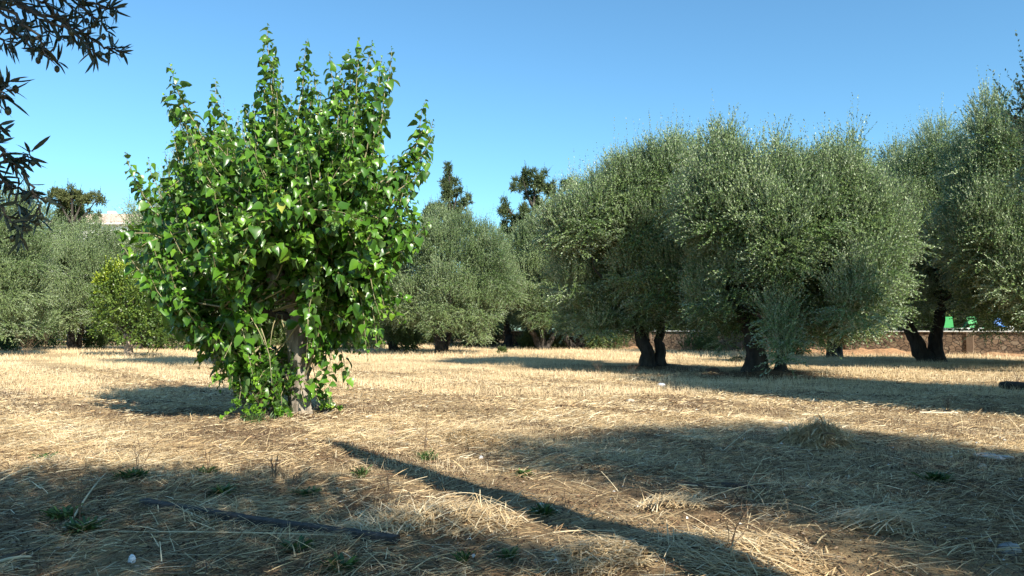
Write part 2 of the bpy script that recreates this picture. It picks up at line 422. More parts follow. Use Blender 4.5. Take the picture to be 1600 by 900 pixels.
# B : the big olive with a skirt of leaves reaching the ground
hero(1178, 22.6, [(1128, 240, 26), (1105, 275, 30), (1090, 310, 26), (1150, 270, 34), (1180, 290, 36), (1212, 262, 30), (1240, 285, 34), (1268, 272, 32), (1300, 265, 30), (1325, 285, 34),
     (1352, 305, 32), (1380, 335, 30), (1402, 375, 26), (1120, 345, 40), (1165, 345, 42), (1215, 335, 45), (1262, 345, 45), (1315, 345, 45), (1362, 375, 36), (1130, 400, 34, .6), (1175, 410, 36, .9),
     (1215, 400, 38), (1262, 410, 36, .1), (1310, 415, 38, -.2), (1352, 420, 34), (1385, 430, 26), (1290, 460, 32, -.2), (1335, 475, 34), (1370, 480, 22), (1225, 450, 26, .3), (1140, 460, 34, 1.4), (1110, 430, 30, 1.2),
     (1214, 495, 20, -1.5), (1218, 525, 15, -1.8), (1222, 553, 11, -1.9), (1236, 528, 11, -1.8), (1226, 572, 6, -1.8), (1278, 500, 20, 1.5), (1325, 500, 20, .9), (1150, 485, 22, 2.0), (1190, 470, 34, 2.2), (1250, 480, 30, 2.2), (1148, 500, 20, 3.2), (1150, 448, 32, -.4), (1300, 492, 26, -.3), (1345, 500, 24, -.2), (1388, 470, 22, 0), (1275, 520, 16, -.6), (1100, 470, 22, .3), (1130, 222, 9, -.2), (1140, 235, 14, .2), (1120, 240, 12, .3), (1215, 240, 10, -.4), (1332, 232, 11, .1), (1290, 245, 9, .4), (1322, 246, 10, -.4), (1372, 300, 10, 0), (1180, 262, 10, -.5)],
     'big olive tree whose leafy skirt hangs down over its leaning trunk', 11,
     [((0, 0), (-.60, -.3, 2.0), .26), ((.25, .3), (.35, .8, 2.1), .2), ((.80, .1), (.95, .1, 1.4), .15)], limbs=14, wisps=.08, shift=-1.0)
# A : twin-trunk olive left of it
hero(1020, 27.0, [(897, 340, 26), (920, 318, 28), (950, 298, 30), (978, 272, 30), (1005, 268, 30), (1030, 252, 30), (1060, 245, 28), (1085, 262, 26), (915, 350, 32, .4), (955, 335, 36, .2), (995, 325, 38),
     (1035, 315, 40), (1075, 320, 36), (1030, 370, 38), (1068, 375, 36), (1045, 415, 34), (1078, 430, 30), (1062, 465, 28), (1082, 490, 20), (1040, 455, 24), (905, 400, 34, 2.6), (940, 400, 38, 2.4), (980, 400, 38, 2.2),
     (925, 450, 36, 2.8), (965, 460, 36, 2.6), (905, 480, 30, 2.8), (945, 490, 26, 2.6), (875, 335, 24), (985, 495, 20, 2.4), (885, 440, 30, 2.6), (890, 505, 18, 3.6), (985, 425, 30, -.3), (1008, 462, 24, -.4), (962, 478, 24, .6), (1000, 492, 16, .2), (1050, 243, 10, -.2), (1062, 238, 9, .3), (990, 262, 10, 0), (965, 272, 9, -.3), (930, 288, 9, .2), (1088, 248, 10, .3)],
     'olive tree standing on two straight dark trunks close together', 12,
     [((-.15, 0), (-.75, -.1, 1.9), .24), ((.25, .1), (.35, .2, 2.0), .19), ((-.05, .2), (-.2, .6, 1.9), .18)], limbs=12, K=200, wisps=.08, shift=-1.0)
# D, E : right-hand trees
hero(1455, 30.0, [(1465, 205, 22), (1430, 250, 30), (1480, 245, 36), (1412, 300, 34), (1455, 310, 46), (1505, 300, 42), (1400, 350, 30), (1425, 375, 34),
     (1490, 390, 46, 1.5), (1450, 425, 40, 1.6), (1470, 440, 34, 2), (1515, 432, 36, 1.8), (1418, 465, 26), (1530, 380, 44, 1.2), (1405, 420, 26), (1480, 458, 18, 2), (1525, 462, 16, 2), (1395, 455, 22, 1), (1410, 495, 16, 1.5)],
     'olive tree with a broad V-shaped trunk in front of the stone wall', 13,
     [((-.1, 0), (-1.0, .1, 2.0), .30), ((.15, .1), (.5, .2, 2.1), .27)], K=170, L=.085, W=.024)
hero(1690, 24.0, [(1545, 170, 20), (1555, 205, 30), (1530, 260, 34), (1590, 230, 44), (1640, 215, 45), (1560, 310, 46), (1620, 330, 55), (1545, 385, 40),
     (1600, 410, 50), (1680, 280, 60), (1680, 380, 60), (1590, 445, 30), (1655, 470, 40), (1720, 440, 55), (1740, 330, 60), (1570, 462, 20, 1.5), (1612, 480, 22, 1), (1545, 440, 30, 1)],
     'tallest olive tree reaching in from the right edge of the photo', 14,
     [((-.1, 0), (-1.2, -.1, 1.7), .28), ((.2, .1), (.9, .2, 2.0), .25)], K=190)
# C : behind B
hero(1305, 37.0, [(1260, 260, 30), (1310, 250, 32), (1360, 272, 34), (1402, 250, 30), (1425, 275, 28), (1240, 330, 40), (1320, 350, 50), (1390, 370, 44), (1280, 430, 44),
     (1350, 440, 44), (1400, 450, 34), (1310, 490, 24), (1240, 480, 28)],
     'olive tree half hidden behind the big one with its trunk against the stone wall', 15,
     [((-.1, 0), (-.3, .1, 2.2), .24), ((.1, .1), (.5, .2, 2.4), .2)], K=90, L=.10, W=.032, per=16, mat='olive_far', shoot=.5)
# centre-left group
hero(690, 42.0, [(690, 362, 24), (655, 385, 26), (722, 376, 28), (762, 388, 26), (640, 420, 34), (700, 410, 40), (760, 425, 36), (650, 470, 30),
     (700, 470, 36), (750, 480, 32), (785, 450, 24), (625, 480, 24), (680, 500, 20), (600, 440, 28), (740, 515, 16)],
     'dense round olive tree standing just right of the bright green mulberry', 16,
     [((0, 0), (-.25, 0, 1.8), .30), ((.1, .2), (.5, .2, 1.9), .15)], K=110, L=.10, W=.032, per=16, mat='olive_far', shoot=.45)
hero(617, 46.0, [(600, 400, 34), (575, 450, 34), (628, 455, 24), (615, 500, 26), (640, 515, 18), (590, 510, 22), (560, 400, 34), (530, 450, 34)],
     'low olive tree leaning out from behind the mulberry on its right side', 17,
     [((0, 0), (-.5, 0, 1.7), .26)], K=90, L=.11, W=.034, per=16, mat='olive_far', shoot=.45)
hero(848, 50.0, [(845, 366, 24), (880, 348, 22), (820, 392, 24), (860, 380, 34), (830, 430, 32), (865, 440, 30), (845, 485, 24), (815, 460, 18), (870, 490, 20)],
     'silvery olive tree with a V-shaped trunk left of the twin-trunk olive', 18,
     [((0, 0), (-1.1, 0, 1.9), .22), ((.1, 0), (1.2, .1, 1.8), .2), ((0, .1), (.1, .1, 2), .18)], K=100, L=.11, W=.036, per=16, mat='olive_far', shoot=.5)
hero(898, 51.0, [(908, 352, 26), (935, 350, 26), (885, 390, 30), (930, 410, 36), (900, 450, 34), (950, 460, 34), (895, 490, 22), (945, 500, 20)],
     'olive tree with a forked trunk between the silvery olive and the twin-trunk olive', 19,
     [((0, 0), (-1.2, 0, 1.8), .24), ((.1, 0), (1.5, .1, 1.9), .22)], K=80, L=.12, W=.038, per=14, mat='olive_far', shoot=.5)
hero(793, 56.0, [(790, 410, 24), (770, 440, 24), (810, 440, 24), (790, 475, 24), (765, 490, 18), (815, 495, 16)],
     'small olive tree with a short stout trunk at the centre gap', 20,
     [((0, 0), (-.1, 0, 1.6), .32), ((.4, 0), (1.6, .1, 1.9), .14)], K=80, L=.12, W=.038, per=14, mat='olive_far', shoot=.5)
# behind the mulberry
hero(350, 27.0, [(335, 235, 34), (370, 245, 34), (290, 290, 36), (350, 310, 50), (245, 335, 30), (410, 290, 44), (300, 380, 44), (380, 390, 50),
     (250, 400, 30), (330, 450, 40), (440, 360, 50), (460, 440, 44), (400, 460, 40), (225, 365, 20), (215, 330, 14)],
     'olive tree directly behind the mulberry, its pale tips showing through the crown', 21,
     [((0, 0), (-.3, 0, 1.8), .24), ((.1, .1), (.6, .2, 1.9), .2)], K=120, L=.085, W=.024, per=16)
# left group
hero(118, 49.0, [(95, 390, 26), (140, 384, 26), (70, 415, 32), (178, 394, 24), (115, 420, 36), (60, 460, 32), (150, 440, 34), (110, 480, 30), (165, 480, 26), (35, 420, 30), (200, 420, 26), (80, 500, 18)],
     'silvery olive tree left of the small stump-trunked citrus tree', 22,
     [((0, 0), (-.3, 0, 1.8), .28), ((.1, .2), (.5, .2, 1.9), .18)], K=110, L=.105, W=.034, per=16, mat='olive_far', shoot=.5)
hero(230, 51.0, [(225, 396, 26), (265, 385, 30), (210, 430, 30), (255, 435, 36), (300, 410, 36), (230, 480, 28), (285, 470, 30), (330, 450, 34), (250, 505, 18)],
     'olive tree behind the small citrus tree, its two trunks in its own shade', 23,
     [((0, 0), (-.4, 0, 1.7), .26), ((.6, .2), (.9, .2, 1.8), .2)], K=90, L=.11, W=.034, per=16, mat='olive_far', shoot=.5)
hero(-30, 38.0, [(15, 315, 32), (-20, 330, 45), (40, 345, 24), (-10, 400, 44), (35, 400, 34), (5, 450, 38), (45, 455, 26), (-30, 470, 44), (20, 500, 24), (-60, 380, 50)],
     'dark olive tree cut off by the left edge of the photo', 24,
     [((0, 0), (.2, 0, 1.8), .28), ((.3, .2), (.9, .2, 1.9), .18)], K=110, L=.09, W=.028, per=16, mat='olive_far', shoot=.45)

# back rows, seen only as bits between the nearer trees: three shapes, copied
protos = []
rsb = np.random.RandomState(5)
spots = [(x+rsb.uniform(-1.5, 1.5), 66+rsb.uniform(-4, 6)+(8 if i % 2 else 0)) for i, x in enumerate(np.arange(-64, 66, 5.6))]
spots = [s for s in spots if not (-48 < s[0] < -28 and s[1] > 72)]
for i, (x, y) in enumerate(spots):
    zb = 1.1 if (x > 0 and y > 57-.769*x) else float(gh(x, y))
    if i < 3:
        o = empty('olive_tree', (x, y, zb), 'olive tree of the back row, glimpsed in bits past nearer trees', 'olive tree', 'back row of olive trees')
        lo = gen_lobes(70+i, 6.6, 6.6, .6, 15)
        trunk('trunk', [((0, 0), (-.3, 0, 1.8), .26), ((.2, .1), (.5, .2, 1.8), .2)], lo, o, M['bark_olive'], 70+i, 8, 8)
        crown('crown', lo, o, M['olive_far'], 70+i, 70, 14, .5, .13, .042)
        protos.append(o)
    else:
        p = protos[i % 3]; o = p.copy(); C.objects.link(o); o.location = (x, y, zb); o.rotation_euler.z = rsb.rand()*6.28
        s = .85+.25*rsb.rand(); o.scale = (s, s, s)
        for ch in p.children:
            c = ch.copy(); C.objects.link(c); c.parent = o

# ------------------------------------------------------------------ conifers
def conifer(px, Y, lst, label, seed, mat, limb_px, K=420, name='cypress_tree', cat='conifer'):
    b = base_at(px, Y=Y); t = empty(name, b, label, cat)
    rs = np.random.RandomState(seed); lo = []
    for a, c, r in lst:
        rr = r/F*Y; p = ray(a, c, Y+rs.uniform(-1, 1)*.9)-b
        for q in range(3):
            o = rs.normal(size=3)*rr*.5; lo.append([*(p+o), rr*.5, rr*.5, rr*.45])
    mb = MB(); top = ray(*limb_px[0], Y)-b
    mb.tube(bez((0, 0, -.2), (top[0]*.2, .2, top[2]*.5), top, 14), np.linspace(.32, .06, 14), 8, .1, seed)
    for a, c in limb_px[1:]:
        e = ray(a, c, Y+rs.uniform(-.5, .5))-b; s = np.array([top[0]*.5, 0, max(e[2]-2.2, 2)])
        mb.tube(bez(s, (s+e)/2+np.array([0, 0, -.4]), e, 7), np.linspace(.14, .03, 7), 6, .1, seed)
    mb.build('trunk', M['bark_olive'], t, smooth=True)
    crown('crown', lo, t, M[mat], seed, K, 16, .26, .10, .045, up=.35, inner=.1, shell=.5)
    return t
conifer(702, 62, [(703, 264, 6), (700, 274, 6), (697, 286, 8), (710, 284, 6), (706, 300, 9), (695, 303, 7), (716, 299, 5), (702, 318, 11), (717, 320, 8), (690, 322, 9), (733, 308, 5), (726, 315, 4), (721, 325, 4), (718, 335, 6),
     (706, 335, 13), (688, 340, 13), (705, 355, 18), (675, 330, 12), (668, 345, 14), (680, 362, 16)],
     'slim ragged cypress rising beside the right side of the mulberry crown', 31, 'conifer', [(702, 266), (733, 310), (690, 330), (716, 300), (672, 345)])
conifer(828, 62, [(817, 274, 6), (812, 284, 7), (803, 292, 5), (820, 288, 7), (834, 274, 7), (845, 276, 8), (838, 290, 10), (850, 298, 9), (830, 302, 9), (866, 291, 6), (860, 303, 7),
     (892, 284, 5), (884, 292, 7), (897, 288, 4), (876, 303, 4), (872, 310, 4), (786, 314, 5), (790, 325, 6), (782, 334, 6), (795, 338, 7), (788, 350, 6), (804, 350, 9), (818, 330, 10), (836, 322, 10), (822, 345, 11),
     (845, 340, 12), (832, 362, 14), (800, 366, 9), (788, 364, 5), (852, 360, 12), (815, 375, 14)],
     'ragged many-limbed cypress rising behind the silvery olives at the centre', 32, 'conifer', [(836, 275), (817, 280), (890, 290), (786, 318), (862, 296), (800, 355)])
conifer(112, 64, [(112, 294, 4), (86, 303, 6), (98, 303, 8), (112, 305, 9), (126, 306, 9), (140, 308, 8), (152, 311, 6), (162, 315, 4), (90, 314, 8), (104, 315, 8), (92, 322, 7), (150, 342, 4), (156, 338, 3)],
     'flat-topped yellow-green conifer in front of the white building', 33, 'pine', [(112, 296), (90, 308), (130, 308), (150, 313)], name='pine_tree')
conifer(116, 66, [(106, 325, 8), (122, 326, 9), (115, 336, 11), (98, 340, 9), (130, 338, 7), (140, 330, 4), (108, 350, 11), (124, 350, 8), (96, 352, 8), (112, 364, 12), (90, 352, 7)],
     'dark bushy conifer tucked under the flat yellow-green treetop', 34, 'conifer', [(115, 330), (100, 345), (130, 340)], name='cypress_tree')

# ------------------------------------------------------------------ citrus tree with a sawn stump trunk
b = base_at(200, 557); t = empty('citrus_tree', b, 'small citrus tree with yellow-green top and a pale sawn-off trunk', 'citrus tree')
Y = b[1]
lo = px_lobes([(178, 438, 17), (165, 455, 16), (195, 450, 20), (205, 475, 26), (180, 480, 24), (225, 490, 24), (165, 505, 16), (200, 510, 20), (240, 510, 18), (225, 525, 12), (250, 480, 14)], Y, b, 41, .8)
mb = MB(); mb.tube([(0, 0, -.1), (.02, 0, .2), (0, 0, .6), (-.03, 0, .95), (-.04, 0, 1.12)], [.27, .21, .19, .2, .2], 12, .08, 3)
mb.tube(bez((.05, 0, .9), (.15, 0, 1.1), (.32, -.1, 1.22), 5), [.12, .12, .12, .12, .1], 9, .06, 5)
mb.build('trunk', plain('citrus_bark', (.36, .28, .21), .9, .2, 5, .5, .02), t, smooth=True)
mb = MB()
rs = np.random.RandomState(9)
for l in lo[::2]:
    c = np.array(l[:3]); mb.tube(bez((0, 0, 1.0), (c+np.array([0, 0, 1.0]))/2+rs.normal(size=3)*.1, c, 6), np.linspace(.05, .012, 6), 6, .1, 1)
mb.build('branch', M['twig'], t, smooth=True)
crown('crown', lo, t, M['citrus'], 41, 48, 12, .3, .12, .06, up=.4)
M['young'] = leaf_mat('young_citrus_leaf', [(0, (.20, .30, .02)), (1, (.42, .48, .05))], rough=.4, transl=.25)
top = px_lobes([(176, 436, 13), (190, 432, 14), (162, 448, 12), (205, 446, 12)], Y, b, 43, 0)
crown('new_growth', top, t, M['young'], 43, 150, 12, .22, .11, .055, up=.7)

# ------------------------------------------------------------------ mulberry
mbase = base_at(470, 654); YB = mbase[1]
mt = empty('mulberry_tree', mbase, 'bright green mulberry tree with heart-shaped leaves and long upright shoots', 'mulberry tree')
rs = np.random.RandomState(77)
def mp(px, py, dy=0.0): return ray(px, py, YB+dy)-mbase
mb = MB()
P = [mp(472, 665), mp(470, 645), mp(466, 610), mp(468, 575), mp(466, 540), mp(463, 505), mp(462, 470), mp(455, 440)]
mb.tube(bez(P[0], P[2], P[3], 8), [.21, .17, .155, .15, .145, .14, .14, .135], 14, .10, 4)
mb.tube(np.array([P[3], P[4], P[5], P[6], mp(452, 450), mp(440, 425)]), [.135, .14, .14, .145, .13, .10], 14, .12, 6)
mb.tube(bez(P[5], mp(475, 450, .1), mp(485, 395, .3), 6), np.linspace(.12, .07, 6), 10, .1, 7)
mb.tube(bez(P[5], mp(470, 460, .5), mp(455, 400, 1.0), 6), np.linspace(.12, .06, 6), 10, .1, 8)
mb.tube(bez(P[6], mp(450, 430, -.3), mp(425, 432, -.55), 5), [.12, .12, .11, .11, .12], 10, .15, 9)      # knob
mb.build('trunk', M['bark_mul'], mt, smooth=True)
mb = MB()
limbs = []
for a in (mp(330, 330, -.5), mp(380, 280, .4), mp(440, 250, -.4), mp(500, 260, .5), mp(560, 290, -.3), mp(600, 350, .3), mp(420, 330, -1.2),
          mp(520, 340, -1.1), mp(460, 320, 1.3), mp(310, 400, .3), mp(560, 420, -.6), mp(350, 480, -.7), mp(560, 480, .2)):
    s = mp(458, 440, 0) if a[2] > 1.9 else mp(462, 500, 0)
    m_ = s*.5+a*.5+np.array([0, 0, .1 if a[2] < 2.4 else -.15])
    Pq = bez(s, m_, a, 9); limbs.append(Pq)
    mb.tube(Pq, np.linspace(.075, .02, 9), 8, .12, len(limbs))
a = mp(325, 535, -.2); Pq = bez(mp(468, 600), mp(400, 560, -.1), a, 8); limbs.append(Pq); mb.tube(Pq, np.linspace(.07, .03, 8), 8, .12, 33)
a = mp(300, 470, -.1); Pq = bez(mp(380, 562, -.15), mp(350, 520, -.2), a, 8); limbs.append(Pq); mb.tube(Pq, np.linspace(.05, .02, 8), 8, .12, 34)
mb.build('limbs', M['bark_olive'], mt, smooth=True)
LP = np.concatenate(limbs)
# the shoots: (tip px, tip py, depth)
tips = [(425, 70, .1), (412, 80, -.1), (272, 130, 0), (258, 150, .1), (330, 150, 0), (560, 85, .1), (600, 100, .2), (590, 130, -.1), (668, 190, .1), (676, 215, .1), (670, 250, 0), (205, 262, 0), (215, 290, -.1), (290, 190, -.2), (475, 95, .1), (490, 110, 0), (535, 100, .1), (190, 380, -.6), (215, 430, -.6), (240, 480, -.7), (262, 510, -.7), (290, 545, -.8), (418, 42, 0), (480, 64, .1), (560, 62, -.2), (582, 66, .3), (612, 76, .1), (266, 102, -.2), (337, 126, .1), (664, 160, 0), (196, 242, 0),
        (515, 84, 0), (545, 80, .2), (596, 90, -.4), (536, 130, -.5), (572, 110, .5), (676, 190, .2), (640, 235, .3), (655, 260, -.3), (182, 362, -.5),
        (206, 395, -.8), (232, 250, .2), (300, 215, .3), (380, 165, .3), (400, 190, -.6), (440, 120, .3), (455, 150, -.5), (500, 140, -.4),
        (430, 95, -.1), (405, 130, .2), (640, 470, -.4), (655, 385, .2), (632, 500, -.2), (250, 455, -.6), (268, 490, -.5), (228, 420, -.5),
        (330, 600, -.6), (372, 640, -.7), (405, 650, -.5), (440, 655, -.6), (425, 600, -.8), (350, 560, -.9), (515, 645, -.3), (545, 605, -.2),
        (575, 560, -.3), (600, 540, -.2), (300, 530, -.7), (500, 560, -.5), (555, 520, -.7), (615, 430, -.7), (345, 175, 0), (280, 160, 0), (270, 200, -.1),
        (500, 660, -.2), (490, 615, -.35), (455, 560, -.5), (430, 640, .1), (400, 620, 0), (640, 300, 0), (600, 180, 0), (585, 150, -.3)]
env = {100: (400, 615), 150: (375, 612), 200: (245, 640), 250: (225, 680), 300: (212, 685), 350: (198, 675), 400: (190, 655), 450: (205, 645), 500: (240, 640), 550: (285, 600), 600: (325, 545), 640: (370, 500)}
ek = sorted(env)
def env_at(y): return (np.interp(y, ek, [env[k][0] for k in ek]), np.interp(y, ek, [env[k][1] for k in ek]))
n_fill = 0
while n_fill < 570:
    y = rs.uniform(130, 640)
    if y < 240 and rs.rand() > (y-60)/240: continue
    x0, x1 = env_at(y); cx, hw = (x0+x1)/2, (x1-x0)/2
    a = rs.rand()*6.28; q = (.90 if y < 330 else 1.02)*rs.rand()**.40
    x = cx + math.cos(a)*hw*q; dy = math.sin(a)*hw/F*YB*q*.92
    if y > 430 and dy < -.2 and 405 < x < 545 and rs.rand() < .8: continue     # keep the trunk in view
    if y > 520 and x > 470 and rs.rand() < .6: continue
    if y > 420 and rs.rand() < .15: continue
    if 385 < y < 545 and 285 < x < 412 and rs.rand() < .75: continue
    if 470 < y and 495 < x < 560 and rs.rand() < .6: continue
    tips.append((x, y, dy)); n_fill += 1
q_low = [tp[1] > 380 and tp[2] < .3 for tp in tips]
shoot_mb = MB(); leafP = []; leafA = []; leafN = []; leafS = []; leafV = []
pet = []
for k, (x, y, dy) in enumerate(tips):
    e = mp(x, y, dy)
    if e[2] < .15: e[2] = .15
    d = np.linalg.norm((LP - e)*np.array([1, 1, .55]), axis=1) + (LP[:, 2] > e[2]+.4)*(.9 if e[2] > 1.6 else .1)
    s = LP[np.argmin(np.abs(d - (1.0+.5*rs.rand()) if k >= 80 else np.abs(d-1.3)))] if e[2] > 1.3 else LP[np.argmin(d+rs.rand(len(d))*.7)]
    h = e-s; L_ = np.linalg.norm(h)
    if L_ > 3.2: s = s + h*(1-3.0/L_); h = e-s; L_ = 3.0
    if e[2] > s[2]+.3: c = s + h*np.array([.75, .75, .38])
    else: c = s + h*np.array([.55, .55, .3]) + np.array([0, 0, .35*L_*.6])
    n = max(6, int(L_/.18)); Pq = bez(s, c, e, n); Pq[1:-1] += rs.normal(size=(n-2, 3))*.012
    shoot_mb.tube(Pq, np.linspace(.012+.003*L_, .003, n), 5, 0, k, cap=False)
    # leaves
    step = .037; T = int(L_/step); 
    for j in range(T):
        t = 1-j*step/L_
        if t < .12: break
        if t < .4 and rs.rand() < .35: continue
        f = t*(n-1); i0 = min(int(f), n-2); p = Pq[i0]*(1-(f-i0))+Pq[i0+1]*(f-i0); tg = unit(Pq[i0+1]-Pq[i0])
        ang = j*2.4+k; u = unit(np.cross(tg, (.3, .2, 1))); v_ = np.cross(tg, u); rad = u*math.cos(ang)+v_*math.sin(ang)
        tipk = min(1, (1-t)*L_/.35)
        sz = (.082+.042*tipk)*(.5+.85*rs.rand()**1.3)*(1.1 if q_low[k] else 1)
        if j < 2: sz *= .55
        pl = .04+.03*rs.rand()
        q = p + rad*pl*tipk + tg*.02 + np.array([0, 0, .01])
        ax = unit(rad*.75 + tg*.15 + np.array([0, 0, -.10-.65*rs.rand()]) + rs.normal(size=3)*.33)
        nr = unit(np.array([0, 0, .9]) + rad*.35 + rs.normal(size=3)*.38 + np.array([.12, -.25, 0]))
        if abs(q[0]-(-.07-.03*q[2])) < .25 and .25 < q[2] < 1.72 and q[1] < .3 and rs.rand() < .95: continue
        leafP.append(q); leafA.append(ax); leafN.append(nr); leafS.append(sz); pet.append((p, q))
        leafV.append(min(1, .05+.55*rs.rand()+(.30 if tipk < .6 else 0)+.5*(rs.rand() < .02)))
leafP = np.array(leafP); leafA = np.array(leafA); leafN = np.array(leafN); leafS = np.array(leafS); nL = len(leafP)
shoot_mb.build('shoots', M['shoot'], mt, smooth=True)
# heart-shaped leaf: midrib m0..m3, each half a..e
half = [(.22, -.13), (.44, .08), (.47, .36), (.31, .65), (.12, .87)]
tv = [(0, 0), (0, .3), (0, .62), (0, 1.0)] + half + [(-x, y) for x, y in half]
tv = np.array(tv)
tf = []
for o_, sgn in ((4, 1), (9, -1)):
    a_, b_, c_, d_, e_ = range(o_, o_+5)
    fs = [(0, a_, b_, 1), (1, b_, c_, 2), (2, c_, d_, 3), (3, d_, e_, 3)]
    for f in fs:
        f = tuple(dict.fromkeys(f))
        tf.append(f if sgn > 0 else f[::-1])
D = unit(leafA); S = unit(np.cross(D, leafN)); N = np.cross(S, D)
fold = (.15+.60*rs.rand(nL))[:, None]; curl = (.15+.65*rs.rand(nL))[:, None]; wav = (rs.rand(nL)*.12)[:, None]; asy = 1+.12*rs.normal(size=(nL, 1))
X = tv[None, :, 0]*asy; Yt = tv[None, :, 1]
Z = np.abs(X)*fold - Yt**2*curl + wav*np.sin(Yt*9+X*4)
sz = leafS[:, None]
Vm = leafP[:, None, :] + S[:, None, :]*(X*sz)[:, :, None] + D[:, None, :]*(Yt*sz)[:, :, None] + N[:, None, :]*(Z*sz)[:, :, None]
nv = len(tv); F4 = []; F3 = []; 
base_i = (np.arange(nL)*nv)[:, None]
f4 = [f for f in tf if len(f) == 4]; f3 = [f for f in tf if len(f) == 3]
A4 = np.concatenate([base_i+np.array(f) for f in f4]); A3 = np.concatenate([base_i+np.array(f) for f in f3])
av = np.concatenate([np.tile(leafV, len(f4)), np.tile(leafV, len(f3))])
# petioles
pa = np.array([p for p, q in pet]); pb = np.array([q for p, q in pet]); ps = unit(np.cross(pb-pa, (0.3, 1, .2)))*.0022
Vp = np.stack([pa-ps, pa+ps, pb+ps, pb-ps], 1).reshape(-1, 3); Fp = np.arange(4*nL).reshape(nL, 4)+nL*nv
mesh_np('crown', np.concatenate([Vm.reshape(-1, 3), Vp]), [A4, A3, Fp], M['mulberry'], mt, np.concatenate([av, np.full(nL, 1.0)]), smooth=True)


# ------------------------------------------------------------------ trees that shade the foreground (the camera stands beside them)
def cast(gx, gy, h): return gx+SAZ[0]*CT*h, gy+SAZ[1]*CT*h, h
def shade_tree(base, blobs, label, seed, stems, K=150):
    b = np.array([*base, float(gh(*base))]); t = empty('olive_tree', b, label, 'olive tree', OLG)
    lo = []
    for gx, gy, r, h in blobs:
        x, y, z = cast(gx, gy, h); lo.append([x-b[0], y-b[1], z-b[2], r, r, r*.55])
    trunk('trunk', stems, lo, t, M['bark_olive'], seed, 14)
    return t, lo, b
# left overhanging olive
tl, lo, bl = shade_tree((-2.3, -1.4), [(-4.4, 5.9, .75, 3.7), (-3.6, 6.2, .7, 3.8), (-2.8, 6.2, .7, 3.8), (-2.0, 6.2, .65, 3.9), (-1.4, 5.7, .55, 4.0), (-3.9, 5.0, .8, 3.8), (-2.9, 5.1, .8, 3.8), (-2.1, 5.0, .75, 3.9), (-1.5, 4.6, .7, 4.0), (-3.5, 4.2, .9, 4.0), (-2.4, 4.0, .8, 4.2), (-1.2, 3.9, .6, 4.3),
        (-.3, 3.8, .6, 4.2), (-5.2, 6.5, .35, 3.5), (-1.1, 4.7, .4, 4.2), (-.3, 4.4, .35, 4.2), (-5.8, 5.8, .9, 3.8), (-4.6, 3.8, 1.0, 4.2), (.4, 4.0, .3, 4.2)],
        'dark olive tree whose leafy sprays hang into the top left corner', 51,
        [((0, 0), (.3, .5, 1.9), .26), ((.3, 0), (.9, .2, 2.0), .2)])
# hanging sprays seen against the sky
rs = np.random.RandomState(52)
spr = []
def spray(path, per_m=115, L=.048, W=.0082):
    P_ = np.array([ray(a, b_, Yd) for a, b_, Yd in path])
    Q = [];
    for i in range(len(P_)-1):
        for q in range(8): Q.append(P_[i]+(P_[i+1]-P_[i])*q/8)
    Q.append(P_[-1]); Q = np.array(Q); Q[1:-1] += rs.normal(size=(len(Q)-2, 3))*.004
    spr.append(Q)
    ln = np.linalg.norm(np.diff(Q, axis=0), axis=1).sum(); n = int(ln*per_m)
    t = np.sort(rs.rand(n))*(len(Q)-1); i0 = np.minimum(t.astype(int), len(Q)-2); fr = (t-i0)[:, None]
    p = Q[i0]*(1-fr)+Q[i0+1]*fr; tg = unit(Q[i0+1]-Q[i0])
    a = rs.rand(n)*6.28; u = unit(np.cross(tg, np.array([.2, .3, 1]))); v_ = np.cross(tg, u)
    rad = u*np.cos(a)[:, None]+v_*np.sin(a)[:, None]
    ax = unit(tg*.7+rad*.75+np.array([0, 0, -.1])); nr = unit(rs.normal(size=(n, 3))*.5+tg*.6+np.array([0, 0, .4]))
    return p, ax, nr, L*(.65+.6*rs.rand(n)), W*(.75+.5*rs.rand(n))
